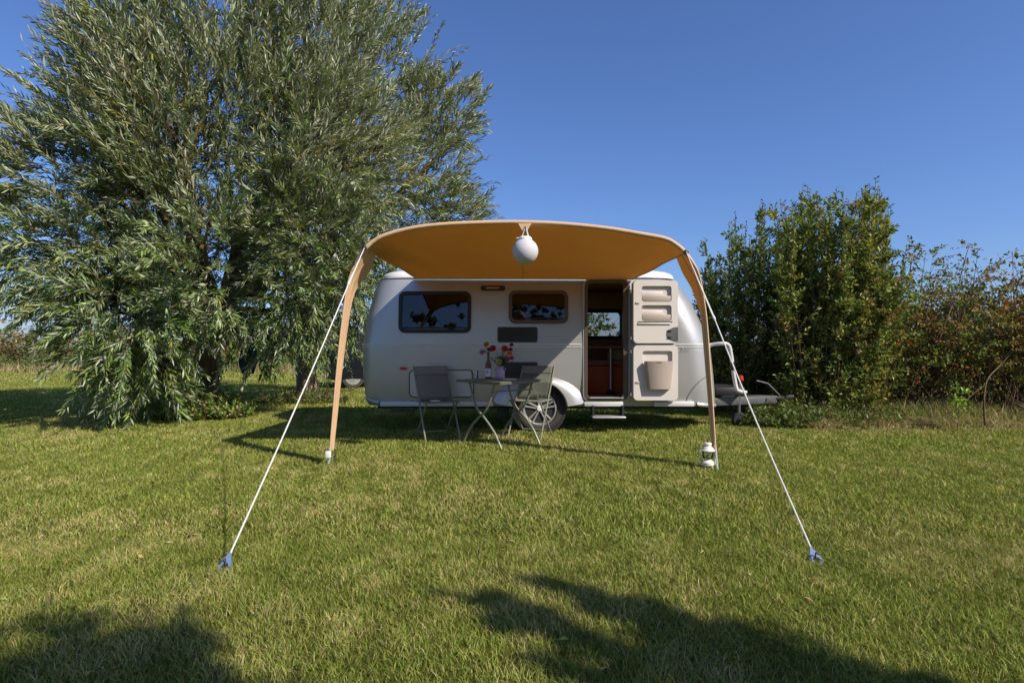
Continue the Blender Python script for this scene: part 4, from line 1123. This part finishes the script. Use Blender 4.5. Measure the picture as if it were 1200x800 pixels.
def bramble(label, x0, x1, d0, d1, top, seed, n_cane, n_leaf, cols, wts, cat='hedge', name='bramble_hedge', leafL=.062):
    rng = np.random.default_rng(seed); random.seed(seed)
    T = thing(name, label, cat, ((x0 + x1) / 2, (d0 + d1) / 2, 0), world=True)
    x = x0 + (x1 - x0) * rng.random(n_cane); y = d0 + (d1 - d0) * rng.random(n_cane)
    P0 = np.stack([x, y, np.zeros(n_cane)], 1)
    D = nrm(np.stack([rng.normal(size=n_cane) * .45, rng.normal(size=n_cane) * .3 - .1, np.ones(n_cane)], 1))
    L = top * (.85 + .40 * rng.random(n_cane)); dr = .12 + .28 * rng.random(n_cane)
    v, t = twig_geo(P0, D, L, .006 + .006 * rng.random(n_cane), dr, 7)
    o = fast_mesh('canes', v, t, None, 'cane', T); o['kind'] = 'stuff'
    # side sprays along the canes carry the leaves
    m = 7; tt = .15 + .85 * rng.random((n_cane, m)) ** .7
    g = np.array([0, 0, -1.0])
    st = P0[:, None] + D[:, None] * (L[:, None] * tt)[..., None] + g * (dr[:, None] * L[:, None] * tt * tt)[..., None]
    st = st.reshape(-1, 3); d = nrm(rng.normal(size=st.shape) * np.array([1, 1, .5]) + np.array([0, -.25, .25]))
    l = .15 + .3 * rng.random(len(st)); K = max(3, n_leaf // len(st))
    b, dd, s, lL, lW, ix = shoot_leaves(st, d, l, K, leafL, leafL * .55, .9, .2, .05, .8, rng, 0)
    # colour drifts along the hedge, autumn tones in patches
    cc = np.array(cols); w1 = wave2(st[:, 0], st[:, 2], seed, 7, .3, 1.2)
    tn0 = palette(len(st), cols, wts, .15, rng); tn1 = palette(len(st), cols, [w_ ** .6 * (1 + .5 * (i_ in (2, 3, 5))) for i_, w_ in enumerate(wts)], .15, rng)
    tn = np.where((w1 > .22)[:, None], tn1, tn0)[ix] * (1 + .22 * rng.normal(size=(len(b), 1)))
    k = b[:, 2] > .04
    v, t = leaf_geo(b[k], dd[k], s[k], lL[k], lW[k], .12, .5)
    o = fast_mesh('foliage', v, t, np.repeat(np.clip(tn[k], .008, .8), 4, 0), 'bramble', T); o['kind'] = 'stuff'
    return T
AUT = [(.11, .17, .035), (.17, .20, .045), (.24, .20, .055), (.26, .15, .06), (.36, .13, .03), (.20, .11, .055)]
bramble('tangled bramble hedge in autumn colours at the right edge', 5.35, 12.0, 8.9, 11.2, 2.65, 61, 900, 96000, AUT, [5, 5, 4, 1.5, .35, 1.4])
# long arching shoots that rise above the hedge
def spray(label, pts, seed, leafL=.07, cols=AUT, wts=(2, 2, 1, 2, .5, 1), name='arching_briar', n=22):
    rng = np.random.default_rng(seed)
    T = thing(name, label, 'briar', (pts[0][0], pts[0][1], 0), world=True, group='briars rising over the hedge')
    c = crom([Vector(p) for p in pts], 6); k = len(c)
    mb = MB(); mb.tube(c, [.011 - .008 * i / (k - 1) for i in range(k)], 6); mb.build('stem', 'cane', T)
    A = np.array([tuple(p) for p in c]); i0 = rng.integers(int(k * .35), k, n)
    st = A[i0]; d = nrm(rng.normal(size=(n, 3)) + np.array([0, 0, .3])); l = .08 + .16 * rng.random(n)
    b, dd, s, lL, lW, ix = shoot_leaves(st, d, l, 4, leafL, leafL * .5, .9, .1, .2, .8, rng, 0)
    tn = palette(len(b), cols, wts, .18, rng)
    v, t = leaf_geo(b, dd, s, lL, lW, .12, .5); fast_mesh('foliage', v, t, np.repeat(tn, 4, 0), 'bramble', T)['kind'] = 'stuff'
for i, (pp, lb) in enumerate(((((1100, 400), (1120, 345), (1132, 300), (1136, 288)), 'leafy briar shoot standing tallest over the hedge middle'),
                        (((1120, 400), (1140, 335), (1165, 312), (1186, 300)), 'briar shoot arching right over the hedge'),
                        (((1150, 400), (1175, 345), (1195, 318), (1215, 300)), 'dark briar reaching up at the right edge of the hedge'),
                        (((1140, 390), (1170, 350), (1200, 328), (1225, 322)), 'thin briar lying low over the hedge at the right edge'),
                        (((1060, 400), (1066, 330), (1068, 305), (1072, 290)), 'reddish briar shoot beside the tall shrub'))):
    spray(lb, [P(x, y, 8.9 + .1 * i) for x, y in pp], 70 + i)
# bare sapling and small green seedling in the rough grass
c0 = G(1155, 503)
T = thing('bare_sapling', 'thin bare forked sapling standing before the bramble hedge', 'sapling', c0, world=True)
mb = MB(); mb.tube(crom([c0, P(1153, 470, c0.y), P(1157, 445, c0.y), P(1172, 428, c0.y + .1), P(1182, 417, c0.y + .1)], 5), [.016 - .012 * i / 20 for i in range(21)], 7); tr = mb.build('trunk', 'branch', T)
mb = MB(); mb.tube(crom([P(1153, 452, c0.y), P(1140, 462, c0.y), P(1131, 470, c0.y)], 5), .006, 6); mb.build('branch', 'branch', T)
c1 = G(1122, 505)
T = thing('green_seedling', 'bright green ash seedling below the bramble hedge', 'seedling', c1, world=True)
mb = MB(); mb.tube(crom([c1, P(1124, 478, c1.y), P(1126, 464, c1.y)], 4), .007, 6); mb.build('stem', 'branch', T)
n = 14; st = np.array([tuple(P(1124 + random.uniform(-6, 6), random.uniform(460, 474), c1.y)) for _ in range(n)])
b, dd, s, lL, lW, ix = shoot_leaves(st, nrm(RNG.normal(size=(n, 3)) + np.array([0, -.4, .2])), .14 + .06 * RNG.random(n), 9, .075, .03, .8, .2, .1, .8)
v, t = leaf_geo(b, dd, s, lL, lW); fast_mesh('foliage', v, t, np.repeat(palette(len(b), [(.30, .42, .06)], [1]), 4, 0), 'leaf', T)['kind'] = 'stuff'

# far hedges at the field edge and behind the caravan
FAR = [(.20, .17, .06), (.15, .17, .045), (.25, .17, .075), (.28, .20, .10), (.12, .14, .045)]
bramble('long rusty hedge at the far left edge of the field', -46, -4, 29, 32, 2.75, 81, 900, 30000, FAR, [3, 3, 3, 2, 2], name='field_hedge', leafL=.20)
bramble('distant field hedge running behind the silver caravan', -3.5, 14, 24, 27, 1.55, 83, 420, 16000, FAR, [3, 3, 2, 2, 3], name='field_hedge', leafL=.17)
bramble('leafy bush behind the caravan seen through its windows', -.3, 2.2, 15.2, 17, 2.6, 85, 130, 9000, [(.07, .12, .025), (.10, .15, .03), (.13, .14, .04)], [3, 3, 1], name='green_bush', cat='bush', leafL=.12)
bramble('low green nettle bank at the foot of the far left hedge', -30, -10, 27.2, 28.2, .75, 87, 300, 9000, [(.06, .12, .02), (.08, .13, .03)], [2, 1], name='nettle_bank', cat='nettles', leafL=.14)
# fence posts in the far left hedge
for i, px in enumerate((39, -45, 125)):
    b0_ = G(px, 407 + 770 / 28.6)
    mb = MB(); mb.tube([(b0_.x, b0_.y, 0), (b0_.x + .03, b0_.y, 1.75)], .07, 8); po = mb.build('fence_post', 'bark')
    tag(po, ('weathered post showing in the far left hedge', 'weathered post beyond the left edge of the far hedge', 'weathered post in the far hedge behind the willow')[i], 'post', 'field edge posts')

# rough grass and weeds
def rough(name, label, xs, ys, n, h, cols, wts, seed, cat='grass', wd=.009, lean=.55):
    rng = np.random.default_rng(seed)
    x = xs[0] + (xs[1] - xs[0]) * rng.random(n); y = ys[0] + (ys[1] - ys[0]) * rng.random(n)
    cl = wave2(x, y, seed, 9, .4, 1.8); k = rng.random(n) < .55 + .6 * cl; x, y, cl = x[k], y[k], cl[k]; n = len(x)
    edge = np.clip((y - ys[0]) / (.35 * (ys[1] - ys[0]) + 1e-6), .25, 1)
    hh = h * (.45 + .75 * rng.random(n)) * edge * (1 + .4 * cl)
    v, t, c = blades(x, y, hh, wd * (.6 + .8 * rng.random(n)), lean * (.4 + 1.2 * rng.random(n)), palette(n, cols, wts, .18, rng), 2, rng)
    o = fast_mesh(name, v, t, c, 'grass'); tag(o, label, cat, kind='stuff')
HAY = [(.16, .22, .04), (.21, .25, .06), (.38, .29, .15), (.48, .38, .22)]
rough('rough_grass', 'unmown grass and hay at the foot of the right hedge', (3.6, 11.5), (8.05, 9.3), 26000, .30, HAY, [3, 2, 2.4, 1.6], 91)
rough('hay_fringe', 'pale dry grass fringe along the right lawn edge', (4.0, 11.5), (7.8, 8.5), 22000, .12, HAY, [1, 1, 3, 2], 92, wd=.012, lean=1.0)
rough('tall_grass_strip', 'tawny tall grass strip before the far left hedge', (-32, -6), (25.5, 28), 16000, .45, HAY, [1, 1, 3, 2], 93, wd=.03)
def weeds(name, label, c, rx, ry, n, hmax, seed, cols, wts, leafL=.06):
    rng = np.random.default_rng(seed); a = rng.random(n) * 2 * PI; r = np.sqrt(rng.random(n))
    P0 = np.stack([c.x + rx * r * np.cos(a), c.y + ry * r * np.sin(a), np.zeros(n)], 1)
    L = hmax * (.35 + .65 * rng.random(n)) * (1.1 - .75 * r ** 2)
    D = nrm(np.stack([np.cos(a) * .35 * r, np.sin(a) * .35 * r, np.ones(n)], 1) + rng.normal(size=(n, 3)) * .15)
    b, d, s, lL, lW, ix = shoot_leaves(P0, D, L, 9, leafL, leafL * .42, .9, .15, .1, .8, rng, 0)
    v, t = leaf_geo(b, d, s, lL, lW, .15, .5); v2, t2 = twig_geo(P0, D, L, np.full(n, .004), .15, 2)
    o = fast_mesh(name, np.concatenate([v, v2]), np.concatenate([t, t2 + len(v)]), np.concatenate([np.repeat(palette(n, cols, wts, .15, rng)[ix], 4, 0), np.tile(np.array([[.12, .09, .04]]), (len(v2), 1))]), 'leaf')
    tag(o, label, 'weeds', kind='stuff')
WD = [(.13, .21, .04), (.17, .25, .05), (.10, .17, .035), (.27, .20, .10)]
weeds('weeds', 'green weeds and nettles round the foot of the big willow', wb + Vector((.05, -.40, 0)), .80, .55, 900, .62, 95, [(.18, .29, .05), (.24, .33, .07), (.14, .22, .045), (.36, .27, .14)], [4, 4, 1, 2], .08)
weeds('weeds', 'grassy weeds round the foot of the smaller willow', wb2 + Vector((0, -.3, 0)), .95, .6, 320, .45, 96, WD, [3, 2, 2, 3])
weeds('weeds', 'leafy weeds beneath the caravan drawbar', Vector((3.75, 8.35, 0)), .55, .35, 150, .55, 97, [(.14, .20, .04), (.10, .15, .03)], [1, 1], .08)
weeds('weeds', 'undergrowth at the foot of the tall shrub', Vector((4.6, 8.55, 0)), 1.3, .5, 420, .5, 98, WD, [3, 2, 3, 2])

# blue cloth hanging under the big willow
bc = P(291, 402, 10.6)
BCt = thing('hanging_cloth', 'dark blue cloth hanging below the big willow', 'cloth', (bc.x, bc.y, bc.z - .6), world=True)
rows_ = []
for j in range(10):
    z = bc.z - .06 * j; row = []
    for k in range(17):
        a = 2 * PI * k / 16; r_ = .10 + .05 * math.sin(PI * j / 9) ; f_ = 1 + .18 * math.sin(5 * a + j * .4)
        row.append(Vector((bc.x + r_ * f_ * math.cos(a), bc.y + .5 * r_ * f_ * math.sin(a), z)))
    rows_.append(row[:-1])
mb = MB(); mb.loft(rows_, 0, True, True, True); mb.build('drape', 'blue_cloth', BCt, 60)
mb = MB(); mb.tube([bc, bc + Vector((.02, 0, .9))], .006, 6); mb.build('cord', 'cane', BCt)

# ================================================================== CAR PARKED BEHIND
def car():
    c0 = Vector((-4.95, 15.6, 0)); th = math.radians(20)
    C = thing('parked_car', 'dark estate car parked in the shade behind the caravan', 'car', c0, th)
    # local: x forward, y left(away), origin at rear near corner on the ground; length 4.4, width 1.78
    Wd = 1.78
    lower = [(0.0, .42), (-.03, .55), (.0, .78), (.06, .92), (.5, .96), (1.6, .94), (3.0, .92), (3.7, .86), (4.25, .72), (4.40, .55), (4.38, .32), (3.9, .24), (.3, .24), (.05, .30)]
    rings = []
    for y, s in ((0.06, .97), (.0, 1.0), (0.02, 1.0), (Wd / 2, 1.0), (Wd - .02, 1.0), (Wd, 1.0), (Wd - .06, .97)):
        rings.append([Vector((2.2 + (x - 2.2) * (s if y not in (0.06, Wd - .06) else .985), y, .58 + (z - .58) * s)) for x, z in lower])
    rings = [[Vector((2.2 + (x - 2.2) * .98, .10, .58 + (z - .58) * .9)) for x, z in lower]] + [[Vector((x, .03, z)) for x, z in lower], [Vector((x, Wd - .03, z)) for x, z in lower]] + [[Vector((2.2 + (x - 2.2) * .98, Wd - .1, .58 + (z - .58) * .9)) for x, z in lower]]
    rings[0] = [Vector((p.x, .0, p.z)) for p in rings[0]]; rings[-1] = [Vector((p.x, Wd, p.z)) for p in rings[-1]]
    mb = MB(); mb.loft(rings, 0, True, True, True); body_ = mb.build('body', 'car_paint', C, 30)
    top = [(.10, .93), (.22, 1.20), (.42, 1.43), (.9, 1.49), (1.8, 1.48), (2.35, 1.38), (3.15, .92)]
    a = [Vector((x, .08 + .16 * max(0, (z - .93) / .55), z)) for x, z in top]; b = [Vector((x, Wd - .08 - .16 * max(0, (z - .93) / .55), z)) for x, z in top]
    mb = MB(); mb.loft([a, b], 0, True, True, True); cab = mb.build('cabin', 'car_paint', C, 30)
    # glass panels just outside the cabin skin
    def side(poly, name):
        m = MB(); m.add([Vector((x, .08 + .16 * (z - .93) / .55 - .006, z)) for x, z in poly], [list(range(len(poly)))]); m.build(name, 'car_glass', C, 0)
    side([(.38, 1.0), (.45, 1.36), (.95, 1.40), (1.0, 1.0)], 'window'); side([(1.06, 1.0), (1.02, 1.40), (1.75, 1.39), (1.8, 1.0)], 'window'); side([(1.87, 1.0), (1.82, 1.38), (2.28, 1.30), (2.85, 1.0)], 'window')
    m = MB(); m.add([Vector((.12 - .01, .16, .99)), Vector((.12 - .01, Wd - .16, .99)), Vector((.36 - .012, Wd - .28, 1.37)), Vector((.36 - .012, .28, 1.37))], [[0, 1, 2, 3]]); m.build('rear_window', 'car_glass', C, 0)
    for y in (.12, Wd - .12):
        m = MB(); m.box((.02, y, .83), (.10, .24, .15), 0, None, .03); m.build('tail_light', 'red_lens', C)
    m = MB(); m.box((-.04, Wd / 2, .48), (.10, Wd - .1, .18), 0, None, .04); m.build('bumper', 'car_paint', C)
    m = MB(); m.box((-.035, Wd / 2, .72), (.01, .5, .11), 0, None, .003); m.build('number_plate', 'paper', C)
    m = MB(); m.box((1.3, .02, 1.54), (1.7, .03, .03), 0, None, .01); m.v = [(x, y + .28, z) for x, y, z in m.v]; m.build('roof_rail', 'alu', C)
    for x in (.78, 3.5):
        for y, s in ((.02, 1), (Wd - .22, 1)):
            m = MB(); m.lathe((x, y, .31), [(.05, 0), (.2, .0), (.29, .0), (.31, .03), (.31, .17), (.29, .2), (.05, .2)], 26, 0, 'y'); wv = m.build('wheel', 'tyre', C)
            m = MB(); m.lathe((x, y - .004, .31), [(.205, 0), (.19, .006), (.15, -.002), (.05, -.008), (.0001, -.01)], 20, 0, 'y'); m.build('rim', 'alloy', wv)
car()
# pale paving strip beside the car
q = [G(330, 450), G(455, 450), G(455, 446), G(330, 446)]
mb = MB(); mb.box(((q[0].x + q[1].x) / 2 , 18.0, .02), (1.6, .25, .05), 0, Matrix.Rotation(.12, 3, 'Z'), .01); kb = mb.build('kerb', 'steel'); tag(kb, 'pale kerb strip on the ground by the parked car', kind='structure')

# ================================================================== TREES BEHIND THE CAMERA (shrub tops shade the foreground, the hedge blocks low sky)
def behind(sx, sy, H): return Vector((sx - SHX * H, sy - SHY * H, 0))
def shade_stems(n, pts, H, seed):
    rng = np.random.default_rng(seed); out = []
    for (sx, sy, dh) in pts:
        for _ in range(n):
            h = H + dh - .3 * rng.random(); p = behind(sx, sy, H + dh)
            out.append(((p.x + .08 * rng.normal(), p.y + .08 * rng.normal(), 0), (p.x + .04 * rng.normal(), p.y + .04 * rng.normal(), h)))
    return out
upright_shrub('tall shrub standing behind the photographer on the right', 'tall_shrub', shade_stems(4, [(-.36, 2.72, .0), (-.22, 2.98, 0), (.30, 2.42, 0), (.42, 2.38, 0), (.08, 2.12, 0)], 4.3, 111), .085, SGRN, [3, 3, 2, 1, 1], 112, leaves_per_m=110)
bp_ = behind(-1.80, 2.2, 5.0)
rng_ = np.random.default_rng(9); st_ = []
for _ in range(44):
    a = rng_.random() * 2 * PI; r = .38 * math.sqrt(rng_.random()); st_.append(((bp_.x + .3 * r * math.cos(a), bp_.y - .3 + .3 * r * math.sin(a), 0), (bp_.x + 1.1 * r * math.cos(a), bp_.y + r * math.sin(a), 5.15 - .35 * rng_.random())))
upright_shrub('tall shrub standing behind the photographer on the left', 'tall_shrub', st_, .085, SGRN, [3, 3, 2, 1, 1], 113, leaves_per_m=70)
bramble('tall leafy hedge out of view behind the photographer, sized to block sky light', 1.2, 19, -12.5, -9.0, 10.5, 121, 520, 100000, [(.11, .17, .035), (.15, .19, .045)], [1, 1], name='tall_hedge', leafL=.22)  # unseen; height and extent set to cut sky light and darken window reflections
